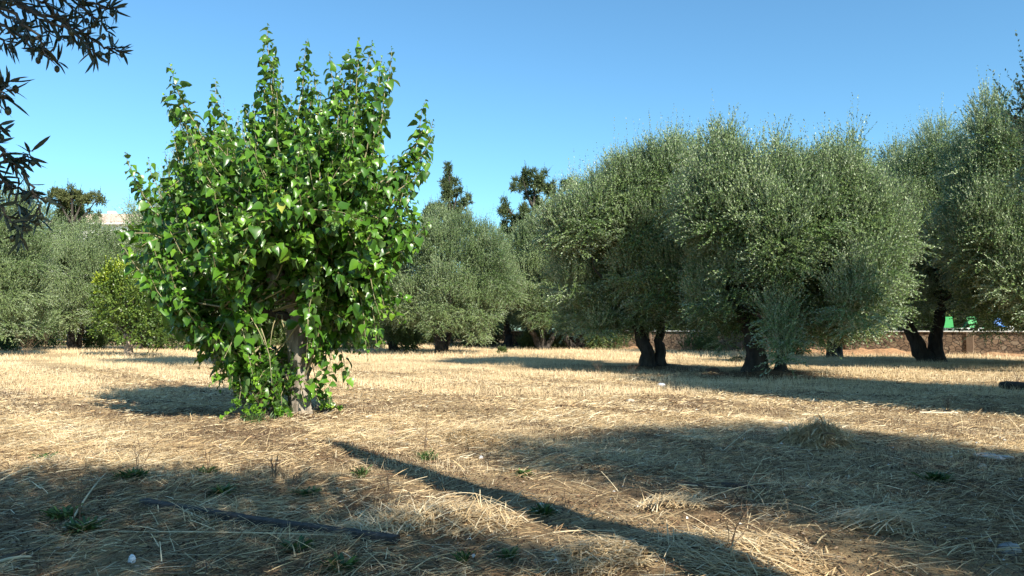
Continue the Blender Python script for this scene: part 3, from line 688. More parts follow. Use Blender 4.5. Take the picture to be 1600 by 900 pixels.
paths = [[(-60, -60, 2.1), (40, 10, 2.0), (110, 40, 2.0), (165, 75, 2.0), (192, 82, 2.0)],
         [(-30, -30, 2.0), (70, 30, 1.95), (130, 60, 1.95), (150, 88, 1.95)],
         [(20, -60, 2.2), (90, -10, 2.1), (150, 5, 2.1), (185, 18, 2.1)],
         [(-60, 10, 2.1), (10, 40, 2.0), (50, 70, 2.0), (90, 95, 2.0)],
         [(-50, -20, 1.9), (20, 20, 1.9), (60, 60, 1.9), (75, 88, 1.9)],
         [(0, -60, 2.3), (60, 0, 2.2), (100, 30, 2.2), (120, 70, 2.2)],
         [(-60, 40, 2.2), (0, 60, 2.2), (25, 80, 2.2)],
         [(60, -70, 2.0), (120, 0, 2.1), (150, 30, 2.1), (170, 50, 2.1)],
         [(-70, -50, 2.4), (0, 0, 2.3), (50, 20, 2.3), (90, 60, 2.3)],
         [(10, -60, 2.4), (70, -20, 2.3), (120, 20, 2.3), (140, 40, 2.3)],
         [(-40, -10, 2.3), (20, 30, 2.2), (40, 50, 2.2), (60, 78, 2.2)],
         [(-60, 190, 1.9), (-20, 150, 1.7), (5, 140, 1.7), (15, 128, 1.7)], [(-60, 160, 1.6), (-10, 148, 1.6), (10, 150, 1.6)],
         [(-80, 180, 2.0), (-20, 215, 1.9), (20, 250, 1.9), (50, 290, 1.9), (62, 320, 1.9), (60, 345, 1.9)],
         [(-80, 210, 2.0), (-20, 250, 2.0), (20, 300, 2.0), (35, 340, 2.0), (30, 378, 2.0)],
         [(-60, 220, 1.9), (0, 245, 1.9), (30, 252, 1.9), (52, 236, 1.9)],
         [(-60, 260, 2.0), (0, 280, 2.0), (40, 300, 2.0), (80, 315, 2.0)],
         [(-60, 180, 2.1), (-10, 190, 2.1), (5, 205, 2.1)],
         [(-50, 300, 1.9), (0, 320, 1.9), (20, 350, 1.9)],
         # right edge
         [(1680, 70, 3.0), (1630, 100, 3.0), (1598, 128, 3.0)], [(1680, 140, 3.0), (1630, 150, 3.0), (1596, 170, 3.0)]]
SP = [spray(p) for p in paths[:-2]]
def finish_spray_tree(t, b, lo, sprs, spr_paths, seed, K):
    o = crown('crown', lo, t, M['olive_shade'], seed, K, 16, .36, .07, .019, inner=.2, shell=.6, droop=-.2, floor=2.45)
    P_, A_, N_, L_, W_ = [np.concatenate([s[i] for s in sprs]) for i in range(5)]
    P_ = P_-b
    D = unit(A_); S = unit(np.cross(D, N_)); N = np.cross(S, D)
    prof = [(.0, .12), (.22, .8), (.5, 1), (.78, .7), (1, .0)]
    Vs = []
    for yy, ww in prof[:-1]:
        for sg in (-1, 1): Vs.append(P_+D*(L_*yy)[:, None]+S*(W_*.5*ww*sg)[:, None]+N*(W_*.12*ww-L_*.12*yy*yy)[:, None])
    Vs.append(P_+D*L_[:, None]-N*(L_*.12)[:, None])
    n = len(P_); V_ = np.stack(Vs, 1).reshape(-1, 3); bi = (np.arange(n)*9)[:, None]
    f4_ = np.concatenate([bi+np.array(f) for f in ((0, 1, 3, 2), (2, 3, 5, 4), (4, 5, 7, 6))]); f3_ = bi+np.array((6, 7, 8))
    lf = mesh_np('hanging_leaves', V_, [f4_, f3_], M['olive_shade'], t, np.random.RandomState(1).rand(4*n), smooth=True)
    mb = MB()
    for q in spr_paths: mb.tube(q-b, np.linspace(.006, .0016, len(q)), 5, 0, 1, cap=False)
    # branches that carry the sprays back to the tree
    for q in spr_paths[::2]:
        s = q[0]-b; f = np.array([.3, .5, 2.6]) if t is tl else np.array([-.2, .2, 2.6])
        mb.tube(bez(f, (s+f)/2+np.array([0, 0, .5]), s, 8), np.linspace(.012, .004, 8), 6, .05, 3, cap=False)
    # fruit
    rs2 = np.random.RandomState(4)
    mb.build('branch', M['twig'], t, smooth=True)
    fm = plain('olive_fruit', (.035, .045, .025), .35, .2, 30, 0)
    for q in spr_paths:
        for j in range(2):
            mf = MB()
            p = q[rs2.randint(len(q)//2, len(q))]-b + rs2.normal(size=3)*.01; zz = np.linspace(-1, 1, 5)
            mf.tube(np.stack([np.zeros(5), np.zeros(5), zz*.010-.014], 1)+p, .0075*np.sqrt(np.clip(1-zz**2, .02, 1)), 6)
            mf.build('fruit', fm, t, smooth=True)
finish_spray_tree(tl, bl, lo, SP, spr[:], 53, 300)
spr.clear()
tr_, lo, br = shade_tree((6.2, 1.6), [(1.3, 8.7, .55, 4.6), (2.2, 9.0, .7, 4.6), (3.2, 9.0, .8, 4.7), (4.3, 8.4, .7, 4.6), (.5, 8.4, .4, 4.4), (.3, 7.6, .5, 4.2), (1.5, 7.8, .85, 4.6), (2.6, 7.8, .95, 4.8), (3.8, 7.3, 1.0, 4.6),
        (4.9, 6.9, .9, 4.6), (.9, 6.9, .6, 4.2), (2.0, 6.6, .9, 4.5), (3.2, 6.2, 1.0, 4.6), (4.3, 5.8, 1.0, 4.7), (1.5, 5.8, .5, 4.2), (2.3, 5.3, .7, 4.3), (3.4, 5.0, .9, 4.5), (5.6, 5.6, 1.2, 4.7), (2.9, 4.5, .6, 4.3), (2.6, 4.3, .45, 4.3), (3.4, 4.0, .8, 4.4), (3.0, 5.0, .7, 4.5), (4.3, 4.6, .9, 4.6), (2.7, 3.6, .6, 4.4), (1.6, 7.0, .8, 3.6), (3.2, 7.2, .9, 3.7)],
        'near olive tree with one dark leafy tip showing at the right edge', 55,
        [((0, 0), (-.3, .3, 2.2), .26), ((.3, 0), (.6, .2, 2.2), .2)])
SP = [spray(p) for p in paths[-2:]]
finish_spray_tree(tr_, br, lo, SP, spr[:], 56, 330)
# a row tree out of frame whose shade runs across the field, and an added shading tree
def off_tree(base, w, h, z0, seed, label):
    b = np.array([*base, float(gh(*base))]); t = empty('olive_tree', b, label, 'olive tree', OLG)
    l = gen_lobes(seed, w, h, z0, 20)
    trunk('trunk', [((0, 0), (-.4, 0, 1.9), .26), ((.3, .1), (.5, .2, 1.9), .2)], l, t, M['bark_olive'], seed, 8, 8)
    crown('crown', l, t, M['olive'], seed, 170, 14, .42, .09, .028)
off_tree((20.6, 27.2), 6.6, 7.2, .6, 62, 'olive tree added behind the tallest olive at the right edge to shade the V-shaped trunk')  # added to throw shade on the V-shaped trunk and the trees behind
off_tree((11.8, 10.7), 6.4, 8.2, .8, 61, 'olive tree beyond the right edge whose shade crosses the field')
# tall bare trunk behind the viewer: its shadow is the dark diagonal stripe on the straw
b = np.array([2.39, 2.15, 0]); t = empty('dead_tree', b, 'bare dead tree trunk throwing the diagonal shadow stripe', 'dead tree')
mb = MB(); hh = math.hypot(2.39+2.1, 8.7-2.15)/CT
zz = np.linspace(-.1, hh, 16)
mb.tube(np.stack([.05*np.sin(zz*1.1), .03*np.cos(zz*1.7), zz], 1), np.concatenate([np.linspace(.23, .19, 12), [.17, .14, .10, .05]]), 12, .16, 4)
mb.build('trunk', M['bark_olive'], t, smooth=True)

# ------------------------------------------------------------------ straw and dry grass
rs = np.random.RandomState(3)
def scatter(n, y0, y1, power=1.0, spread=.74):
    # uniform over the visible wedge, thinned with distance
    y = (y0**power + rs.rand(n)*(y1**power-y0**power))**(1/power)
    x = (rs.rand(n)*2-1)*spread*y*1.02
    return x, y
def field(x, y, s, ph=0):
    return .5+.25*(np.sin(x*s+ph)*np.cos(y*s*1.1+ph*2)+np.sin(x*s*2.3+y*s*1.9+ph)*.7+np.sin(x*s*.6-y*s*4.1+ph*3)*.3)
def straw_obj(name, n, y0, y1, label, Lr, Wr, lift, power=1.0, dens_s=1.2):
    x, y = scatter(n, y0, y1, power)
    dn = field(x, y, dens_s, 1.0)
    hole = field(x, y, 3.1, 5.0)*field(x, y, 1.3, 9.0); near_t = np.minimum(1, .25+.75*np.minimum(np.hypot((x+3.3)/1.8, (y-11.3)/1.3), np.minimum(np.hypot(x-7.4, y-22.4)/3, np.hypot(x-5, y-27)/3))**2); near_t = near_t*np.clip(.40+(field(x, y, .55, 11.0)-.27)*3.2, .32, 1)
    keep = rs.rand(n) < near_t*np.clip((.10+1.2*dn)*np.clip((hole-.06)*7, .12, 1), 0, 1); x, y, dn = x[keep], y[keep], dn[keep]; n = len(x)
    z = gh(x, y) + rs.rand(n)**2*lift*(.4+dn)
    th = rs.rand(n)*6.28; q_ = rs.rand(n) < .45; th[q_] = 2.2*field(x, y, 2.2, 2.0)[q_]-.6 + rs.normal(size=q_.sum())*.45
    pitch = rs.normal(size=n)*.16
    A = np.stack([np.cos(th)*np.cos(pitch), np.sin(th)*np.cos(pitch), np.abs(np.sin(pitch))*1.0], 1)
    L = Lr[0]+(Lr[1]-Lr[0])*rs.rand(n)**2.2; W = Wr[0]+(Wr[1]-Wr[0])*rs.rand(n)**2; W = W*np.where(rs.rand(n) < .05, 2.0, 1.0)
    V, Fc = ribbons(np.stack([x, y, z+.002], 1), A, L, W, L*.05*rs.rand(n), 3, .6, L*.05*rs.normal(size=n), np.stack([np.zeros(n), np.zeros(n), rs.normal(size=n)*.8], 1))
    patch = field(x, y, 1.7, 4.0)
    v = np.clip(-.08+.40*patch+.26*rs.normal(size=n)+.42*rs.rand(n)+np.clip((y-6)/14, 0, .28), 0, 1)
    o = mesh_np(name, V, [Fc], M['straw'], None, np.tile(v, 3)); tag(o, label, None, None, 'stuff'); return o
straw_obj('straw_litter', 300000, 3.7, 11.5, 'loose mown straw covering the near ground', (.03, .22), (.002, .0062), .030, 1.5)
straw_obj('straw_litter', 200000, 11, 24, 'pale mown straw covering the middle of the field', (.04, .16), (.004, .010), .05, 1.4)
def litter(n, y0, y1, size, thr):
    x, y = scatter(n, y0, y1, 1.5); hole = field(x, y, 3.1, 5.0)*field(x, y, 1.3, 9.0)
    k = (rs.rand(n) < .30) | (hole < thr); x, y = x[k], y[k]; n = len(x)
    th = rs.rand(n)*6.28; D = np.stack([np.cos(th), np.sin(th), rs.normal(size=n)*.25], 1)
    N = unit(np.stack([rs.normal(size=n)*.5, rs.normal(size=n)*.5, np.ones(n)], 1)); L = size*(.4+1.2*rs.rand(n)**2)
    V, Fc = rhomb_leaves(np.stack([x, y, gh(x, y)+.004+.022*rs.rand(n)], 1), D, N, L, L*(.25+.4*rs.rand(n)), .3)
    tag(mesh_np('leaf_litter', V, [Fc], M['litter'], None, rs.rand(n)), 'brown dead leaves and crumbs among the straw', None, None, 'stuff')
litter(190000, 3.7, 13, .022, .17); litter(80000, 12, 26, .045, .12)
# coarse stalks
x, y = scatter(4200, 3.8, 11, 1.6); n = len(x); th = rs.rand(n)*6.28
A = np.stack([np.cos(th), np.sin(th), .01+.05*rs.rand(n)+.5*(rs.rand(n) < .015)], 1); L = .12+.34*rs.rand(n)**2
V, Fc = ribbons(np.stack([x, y, gh(x, y)+.015+.02*rs.rand(n)], 1), A, L, .003+.006*rs.rand(n)**2, L*.02, 3, .7, L*.03*rs.normal(size=n))
o = mesh_np('straw_stalks', V, [Fc], M['straw'], None, np.tile(.45+.5*rs.rand(n), 3)); tag(o, 'longer straw stalks strewn over the near ground', None, None, 'stuff')
# standing stubble and grass
def blades(name, n, y0, y1, H, Wd, label, power, thr, sc_, mat='drygrass', lean=.35, xr=None):
    x, y = scatter(n, y0, y1, power)
    kt = rs.rand(n) < np.minimum(np.hypot((x+3.3)/2, (y-11.3)/1.4), np.minimum(np.hypot(x-7.2, y-22.2)/3.2, np.hypot(x-5, y-26.8)/3))**2; x, y = x[kt], y[kt]; n = len(x)
    dn = field(x, y, sc_, .7)
    keep = rs.rand(n) < np.clip((dn-thr)*3, .06, 1); x, y, dn = x[keep], y[keep], dn[keep]; n = len(x)
    D = unit(np.stack([rs.normal(size=n)*lean, rs.normal(size=n)*lean, np.ones(n)], 1))
    L = H[0]+(H[1]-H[0])*rs.rand(n)**2.5*np.clip(dn*1.6, .3, 1)
    S = unit(np.stack([rs.normal(size=n), rs.normal(size=n)*.6, np.zeros(n)], 1))
    W = (Wd[0]+(Wd[1]-Wd[0])*rs.rand(n))[:, None]
    P = np.stack([x, y, gh(x, y)-.01], 1); mid = P+D*L[:, None]*.55; tip = P+D*L[:, None]+np.stack([rs.normal(size=n), rs.normal(size=n), -np.abs(rs.normal(size=n))], 1)*(L*.18)[:, None]
    V = np.stack([P-S*W*.5, P+S*W*.5, mid+S*W*.35, mid-S*W*.35, tip], 1).reshape(-1, 3); bi = (np.arange(n)*5)[:, None]
    v = np.clip(.3+.35*field(x, y, .9, 3.0)+.35*rs.rand(n), 0, 1)
    o = mesh_np(name, V, [bi+np.array((0, 1, 2, 3)), bi+np.array((3, 2, 4))], M[mat], None, np.tile(v, 2)); tag(o, label, None, None, 'stuff')
blades('dry_grass', 90000, 6.5, 16, (.02, .16), (.002, .004), 'short dry grass standing in the near field', 1.4, .45, 1.1)
blades('dry_grass', 230000, 15, 34, (.05, .26), (.004, .009), 'pale dry grass standing in the middle field', 1.3, .30, .7)
blades('dry_grass', 190000, 33, 72, (.08, .36), (.009, .018), 'pale dry grass in the far field under the trees', 1.3, .2, .5)

# ------------------------------------------------------------------ stone wall, terrace, what stands on it
def wall_y(x): return 57-.769*x
A0 = np.array([-.5, wall_y(-.5)]); A1 = np.array([34.0, wall_y(34.0)])
WL = np.linalg.norm(A1-A0); WA = math.atan2(A1[1]-A0[1], A1[0]-A0[0])
def stone_mat():
    m, t, b = nodes('rubble_stone')
    co = coord(t, 'Object', (1, 1, 1.45))
    nz = noise(t, 2.5, 3, .5, co); mx = mixc(t, .22, co, nz.outputs['Color'])
    v = t.nodes.new('ShaderNodeTexVoronoi'); v.feature = 'DISTANCE_TO_EDGE'; v.inputs['Scale'].default_value = 5.2; t.links.new(mx, v.inputs['Vector'])
    v2 = t.nodes.new('ShaderNodeTexVoronoi'); v2.inputs['Scale'].default_value = 5.2; t.links.new(mx, v2.inputs['Vector'])
    sp = t.nodes.new('ShaderNodeSeparateColor'); t.links.new(v2.outputs['Color'], sp.inputs[0])
    c1 = ramp(t, sp.outputs[0], [(0, (.07, .045, .03)), (.4, (.17, .10, .06)), (.75, (.24, .155, .095)), (1, (.27, .21, .15))])
    n2 = noise(t, 14, 6, .7, co)
    c2 = mixc(t, .35, c1.outputs[0], ramp(t, n2.outputs[0], [(.3, (.12, .08, .05)), (.7, (.5, .38, .26))]).outputs[0])
    j = ramp(t, v.outputs[0], [(.03, (0, 0, 0)), (.10, (1, 1, 1))])
    t.links.new(mixc(t, j.outputs[0], (.045, .03, .02), c2), b.inputs['Base Color'])
    b.inputs['Roughness'].default_value = .95
    bump(t, b, n2.outputs[0], .5, .02); return m
wl = empty('stone_wall', (A0[0], A0[1], 0), 'low rubble stone wall with a white cap behind the olive trunks', 'wall'); wl.rotation_euler.z = WA
mb = MB(); mb.box((WL/2, 0, .5), (WL, .38, 1.34), bev=.02); mb.build('masonry', stone_mat(), wl)
mb = MB(); mb.box((WL/2, 0, 1.205), (WL+.05, .52, .065), bev=.012); mb.build('coping', plain('white_cap', (.74, .72, .68), .8, .08, 3, .2), wl)
pm = plain('pier_stone', (.17, .115, .075), .95, .2, 6, .6, .02)
for xx in (6, 12, 18, 24.2, 30):
    mb = MB(); mb.box((xx, -.03, .5), (.34, .46, 1.33), bev=.02); mb.build('pier', pm, wl)
# terrace behind the wall
n_ = np.array([-math.sin(WA), math.cos(WA)])
c0 = A0+n_*.2; c1 = A1+n_*.2
V = []; Fs = [(0, 1, 2, 3), (4, 7, 6, 5), (0, 4, 5, 1), (1, 5, 6, 2), (2, 6, 7, 3), (3, 7, 4, 0)]
pl = [(c0[0], c0[1]), (c1[0], c1[1]), (c1[0]+60, c1[1]+90), (c0[0]+8, c0[1]+120)]
for z in (-.3, 1.1): V += [(a, b_, z) for a, b_ in pl]
mb = MB(); mb.add(V, [(3, 2, 1, 0), (4, 5, 6, 7), (0, 1, 5, 4), (1, 2, 6, 5), (2, 3, 7, 6), (3, 0, 4, 7)])
o = mb.build('terrace', plain('terrace_ground', (.30, .26, .18), .95, .25, 2, .3)); tag(o, 'raised terrace behind the stone wall', None, None, 'structure')
# sun loungers
green = plain('green_sling', (.02, .27, .06), .55, .12, 4, .1); white = plain('white_frame', (.80, .80, .78), .4, .04, 4, 0); blue = plain('blue_plastic', (.03, .20, .60), .4, .1, 4, 0)
def lounger(px, Y, rz, ang, label):
    x = (px-800)/F*Y; t = empty('sun_lounger', (x, Y, 1.1), label, 'sun lounger', 'green sun loungers on the terrace'); t.rotation_euler.z = rz; t.scale = (.85, .85, .85)
    mb = MB()
    for sy in (-.31, .31): mb.tube([(-.75, sy, .32), (.95, sy, .32)], .02, 8)
    for xx in (-.75, .15, .95): mb.tube([(xx, -.31, .32), (xx, .31, .32)], .018, 8)
    mb.build('frame', white, t, smooth=True)
    for xx in (-.7, .85):
        for sy in (-.31, .31):
            l = MB(); l.tube([(xx, sy, 0), (xx, sy, .33)], .02, 8); l.build('leg', white, t, smooth=True)
    mb = MB(); mb.box((-.3, 0, .345), (1.1, .60, .022), bev=.008); mb.build('seat', green, t)
    mb = MB(); L = .78; mb.box((.27+math.cos(ang)*L/2, 0, .35+math.sin(ang)*L/2), (L, .60, .024), ry=-ang, bev=.008)
    mb.build('backrest', green, t)
    for sy in (-.27, .27): mb = MB(); mb.tube([(.27+math.cos(ang)*L*.6, sy, .34+math.sin(ang)*L*.6), (.85, sy, .33)], .012, 6); mb.build('prop', white, t, smooth=True)
lounger(1482, 40.6, R(70), R(62), 'leftmost green sun lounger on the terrace, next to the dark olive trunk')
lounger(1506, 40.0, R(25), R(50), 'middle green sun lounger on the terrace, its slim backrest tilted')
lounger(1527, 39.6, R(95), R(60), 'rightmost green sun lounger, its wide bright backrest facing the field')
# blue chair
x = (1564-800)/F*38.8; t = empty('plastic_chair', (x, 38.8, 1.1), 'blue chair on the terrace beside the white globe lamp', 'chair')
mb = MB(); mb.box((0, 0, .36), (.48, .46, .03), bev=.01); mb.build('seat', blue, t)
mb = MB(); mb.box((0, .24, .58), (.48, .03, .40), rx=R(-12), bev=.01); mb.build('backrest', blue, t)
for sx in (-.2, .2):
    for sy in (-.19, .19): mb = MB(); mb.tube([(sx*1.1, sy*1.1, 0), (sx, sy, .36)], .017, 7); mb.build('leg', white, t, smooth=True)
x = (1578-800)/F*38.3; t = empty('globe_lamp', (x, 38.3, 1.1), 'small white globe lamp standing low on the terrace edge', 'lamp')
mb = MB(); zz = np.linspace(-1, 1, 12); mb.tube(np.stack([0*zz, 0*zz, .26+zz*.16], 1), .16*np.sqrt(np.clip(1-zz**2, .01, 1)), 16); mb.build('globe', plain('white_globe', (.82, .82, .80), .3, .02, 3, 0), t, smooth=True)
mb = MB(); mb.tube([(0, 0, 0), (0, 0, .12)], [.07, .04], 10); mb.build('base', white, t, smooth=True)
# soil bank with dead leaves in front of the wall
bm_ = plain('rust_soil', (.42, .23, .11), .95, .45, 5, 1.0, .05)
gx_, gy_ = np.meshgrid(np.linspace(0, WL-.5, 220), np.linspace(-1.9, -.18, 14))
hz = np.clip(.10+.12*np.sin(gx_*.9+1)*np.sin(gx_*.37)+.26*np.exp(-((gx_-25)/3.2)**2)+.04*np.sin(gx_*4.1)+.03*np.sin(gx_*7.3+gy_*6), .0, .5)*np.clip(1-np.abs(gy_+.75)/1.1, 0, 1)**.8 - .03
ca, sa = math.cos(WA), math.sin(WA)
Vb = np.stack([A0[0]+gx_*ca-gy_*sa, A0[1]+gx_*sa+gy_*ca, np.zeros_like(gx_)], 2).reshape(-1, 3); Vb[:, 2] = hz.ravel()+gh(Vb[:, 0], Vb[:, 1])
i2 = np.arange(220*14).reshape(14, 220); Fb = np.stack([i2[:-1, :-1].ravel(), i2[:-1, 1:].ravel(), i2[1:, 1:].ravel(), i2[1:, :-1].ravel()], 1)
tag(mesh_np('soil_bank', Vb, [Fb], bm_, smooth=True), 'rust-coloured bank of soil and dead leaves at the foot of the wall', None, None, 'structure')

# ------------------------------------------------------------------ white building with a tiled roof, far left
hb = empty('hotel_building', (-43.5, 88, .5), 'white building with a terracotta tiled roof behind the trees on the left', 'building')
wm = plain('white_render', (.80, .78, .74), .85, .04, 1.5, .1); rm = plain('roof_tile', (.50, .36, .29), .85, .2, 3, .3)
mb = MB(); mb.box((0, 5, 6.5), (20, 10, 13.0)); mb.build('wall', wm, hb)
mb = MB(); mb.add([(-10.5, -.5, 13.0), (10.5, -.5, 13.0), (10.5, 10.5, 13.0), (-10.5, 10.5, 13.0), (-10.5, 5, 14.9), (10.5, 5, 14.9)],
       [(0, 1, 5, 4), (2, 3, 4, 5), (0, 4, 3), (1, 2, 5), (3, 2, 1, 0)]); mb.build('roof', rm, hb)
mb = MB(); mb.box((0, -.55, 12.93), (21, .16, .18), bev=.02); mb.build('eaves', wm, hb)
gl = plain('dark_glass', (.03, .04, .05), .12, .1, 2, 0)
for fz in (2.0, 5.2, 8.4, 11.2):
    for xx in (-8, -4.8, -1.6, 1.6, 4.8, 8):
        f = MB()
        for a_, b_, c_, d_ in ((-.62, 0, .08, 1.5), (.62, 0, .08, 1.5), (0, .71, 1.16, .08), (0, -.71, 1.16, .08)): f.box((xx+a_, -.03, fz+b_), (c_, .08, d_))
        fo = f.build('window', white, hb); p_ = MB(); p_.box((xx, -.01, fz), (1.16, .03, 1.34)); p_.build('pane', gl, fo)
for xx in (-6, 5):
    mb = MB(); mb.box((xx, 6.5, 14.9), (.8, .8, 1.0), bev=.02); mb.build('chimney', wm, hb)

# ------------------------------------------------------------------ shrubs and undergrowth
def shrub(px, Y, wpx, hpx, label, seed, mat='shrub', L=.10, W=.05, K=90, name='shrub', cat='shrub', z0=None):
    x = (px-800)/F*Y; z = float(gh(x, Y)) if z0 is None else z0
    w_, h_ = wpx/F*Y, hpx/F*Y; rs = np.random.RandomState(seed)
    t = empty(name, (x, Y, z), label, cat); lo = []
    for i in range(9):
        r = min(w_, h_*1.6)*(.18+.12*rs.rand()); lo.append([rs.uniform(-.38, .38)*w_, rs.uniform(-.3, .3)*w_*.6, rs.uniform(.15, .8)*h_, r, r, r*.9])
    mb = MB()
    for l in lo: c = np.array(l[:3]); mb.tube(bez((rs.normal()*.05, rs.normal()*.05, -.05), c*np.array([.5, .5, .6]), c, 6), np.linspace(.025, .006, 6), 5, .1, 1)
    mb.build('stem', M['twig'], t, smooth=True)
    crown('crown', lo, t, M[mat], seed, K*max(1, (1.6/max(w_, .4))), 12, min(.4, h_*.35), L, W, floor=.02)
shrub(8, 46, 60, 50, 'leafy green bush at the left edge under the dark olive', 101)
shrub(60, 52, 90, 30, 'low green bush between the left-edge olive and the silvery olive', 102)
shrub(150, 50, 60, 22, 'low weedy bush right of the silvery olive trunk', 103)
shrub(-20, 60, 110, 60, 'broad dark bush far back at the left edge', 121)
shrub(85, 62, 110, 60, 'broad dark bush behind the silvery olive trunk', 122)
shrub(190, 62, 110, 60, 'broad dark bush behind the citrus stump', 123)
shrub(330, 60, 120, 60, 'broad dark bush far behind the mulberry', 124)
shrub(450, 60, 120, 60, 'broad dark bush glimpsed behind the mulberry trunk', 125)
shrub(545, 62, 110, 60, 'broad dark bush behind the right side of the mulberry', 126)
shrub(290, 50, 70, 28, 'dark low bush in the gap left of the mulberry', 104)
shrub(560, 52, 90, 32, 'low bush seen just right of the mulberry trunk', 105)
shrub(632, 44, 34, 45, 'fresh green bush below the low leaning olive', 106)
shrub(735, 58, 60, 30, 'brownish bush behind the dense round olive trunk', 107, 'pine')
shrub(775, 60, 50, 24, 'low bush just left of the short stout trunk in the gap', 108)
shrub(825, 53, 40, 24, 'low bush between the stout trunk and the V-shaped trunk', 109)
shrub(872, 53, 34, 22, 'dry yellow bush between the two forked olive trunks', 110, 'pine')
shrub(950, 49, 70, 34, 'dark green bush left of the twin-trunk olive', 111)
shrub(1090, 46, 60, 26, 'green bush growing at the wall right of the twin trunks', 112)
shrub(1250, 41, 46, 22, 'low green bush at the wall behind the big olive', 113)
shrub(785, 41, 11, 8, 'tiny green bush alone on the pale grass at the centre', 114, L=.06, W=.03, K=260)
for i, (px, Y, wp, hp) in enumerate([(1090, 60, 120, 60), (1180, 62, 120, 70), (1270, 60, 120, 70), (1370, 58, 120, 70), (1440, 56, 100, 60), (1500, 56, 100, 62), (1560, 55, 110, 66), (1640, 54, 110, 66), (1010, 66, 120, 60), (930, 68, 110, 50)]):
    shrub(px, Y, wp, hp, 'dark terrace bush %s' % ['behind the gap right of the twin trunks', 'left behind the big olive', 'right behind the big olive', 'left of the V-shaped trunk', 'behind the V-shaped trunk', 'behind the green loungers', 'behind the blue chair', 'at the right edge of the terrace', 'behind the twin trunks', 'behind the forked trunks'][i],
          130+i, L=.16, W=.08, K=60, name='hedge_bush', cat='hedge bush', z0=1.1)

# ------------------------------------------------------------------ weeds
def weed(px, py, wpx, hpx, label, seed, n=26, mat='weed', kind='broad'):
    n = int(n*2.4)
    gx, gy = gnd(px, py); z = float(gh(gx, gy)); w_ = wpx/F*gy; h_ = hpx/F*gy; rs = np.random.RandomState(seed)
    if kind == 'broad':
        th = rs.rand(n)*6.28; el = rs.uniform(.25, 1.2, n)
        D = np.stack([np.cos(th)*np.cos(el), np.sin(th)*np.cos(el), np.sin(el)], 1)
        L = np.maximum(.04, (w_*.5*np.cos(el)+h_*np.sin(el))*rs.uniform(.6, 1.1, n)); L = np.minimum(L, .14); W = np.minimum(.022, L*rs.uniform(.14, .24, n))
        P = np.stack([rs.normal(size=n)*w_*.1, rs.normal(size=n)*w_*.1, np.full(n, -.01)], 1)
    else:
        D = unit(np.stack([rs.normal(size=n)*.35, rs.normal(size=n)*.35, np.ones(n)], 1)); L = h_*rs.uniform(.4, 1.1, n); W = np.full(n, .006)+.003*rs.rand(n)
        P = np.stack([rs.normal(size=n)*w_*.2, rs.normal(size=n)*w_*.2, np.full(n, -.01)], 1)
    S = unit(np.cross(D, np.array([.1, .2, 1.])+rs.normal(size=(n, 3))*.2)); Vs = []
    out = unit(D*np.array([1, 1, 0])+1e-6)
    for tt, ww in ((0, .25), (.3, .9), (.6, 1), (.85, .6), (1, .08)):
        c = P+D*(L*tt)[:, None]+out*(L*.25*tt*tt)[:, None]-np.array([0, 0, 1.])*(L*.22*tt**3)[:, None]
        for sg in (-1, 1): Vs.append(c+S*(W*.5*ww*sg)[:, None]+rs.normal(size=(n, 3))*.002)
    V = np.stack(Vs, 1).reshape(-1, 3); bi = (np.arange(n)*10)[:, None]
    Fc = np.concatenate([bi+np.array([2*k, 2*k+1, 2*k+3, 2*k+2]) for k in range(4)])
    o = mesh_np('weed', V, [Fc], M[mat], None, np.tile(rs.rand(n), 4), loc=(gx, gy, z)); tag(o, label, 'weed', 'green weeds in the straw')
weed(204, 758, 80, 32, 'largest dark green leafy weed, in the straw at lower left', 1, 60)
weed(72, 718, 44, 16, 'small pale green weed at the edge of the sunlit straw, far left', 2, 20)
weed(100, 815, 60, 26, 'dark weed among crossed canes near the bottom left', 3, 34)
weed(130, 838, 50, 30, 'spindly dark weed just below the crossed canes at bottom left', 4, 30)
weed(322, 744, 40, 16, 'small weed at the shade line right of the big leafy weed', 5, 26)
weed(345, 778, 50, 16, 'flat weed in shade above the dark wooden beam', 6, 28)
weed(322, 824, 44, 14, 'weed pressed against the middle of the dark beam', 7, 22)
weed(483, 775, 46, 16, 'flat weed in shade below the dead forked stem', 8, 28)
weed(462, 868, 26, 44, 'upright weed standing in front of the dark beam', 9, 24)
weed(530, 892, 60, 30, 'weed at the bottom edge below the end of the beam', 10, 34)
weed(563, 752, 18, 26, 'bright green grass tuft in sun beside the diagonal shadow stripe', 11, 30, kind='grass')
weed(668, 724, 36, 24, 'pale green grass tuft in the sun at the centre', 12, 40, kind='grass')
weed(818, 750, 26, 12, 'small green weed right of centre at the left tip of the big shadow', 13, 26)
weed(850, 818, 34, 26, 'dark spiky weed standing on the diagonal shadow stripe', 14, 34)
weed(795, 886, 30, 22, 'dark weed at the bottom just left of the sunlit straw clump', 15, 26)
weed(725, 892, 24, 30, 'thin grass tuft at the bottom edge, left of the dark weed', 16, 24, kind='grass')
weed(1465, 762, 60, 20, 'low weed in the large shadow on the right', 17, 34)
shrub(418, 10.95, 74, 62, 'pale green leafy clump at the foot of the mulberry', 18, 'mulberry', L=.09, W=.055, K=42, name='weed_clump', cat='weed')
weed(400, 665, 40, 24, 'grassy weed left of the mulberry foot', 19, 50, kind='grass')
shrub(508, 11.3, 44, 26, 'small green leafy shoots just right of the mulberry trunk', 20, 'mulberry', L=.08, W=.05, K=14, name='weed_clump', cat='weed')
weed(18, 545, 30, 14, 'green weed tuft at the left edge of the pale grass', 21, 50, kind='grass')
weed(456, 655, 30, 30, 'yellowish grass tuft touching the mulberry trunk', 22, 50, kind='grass')

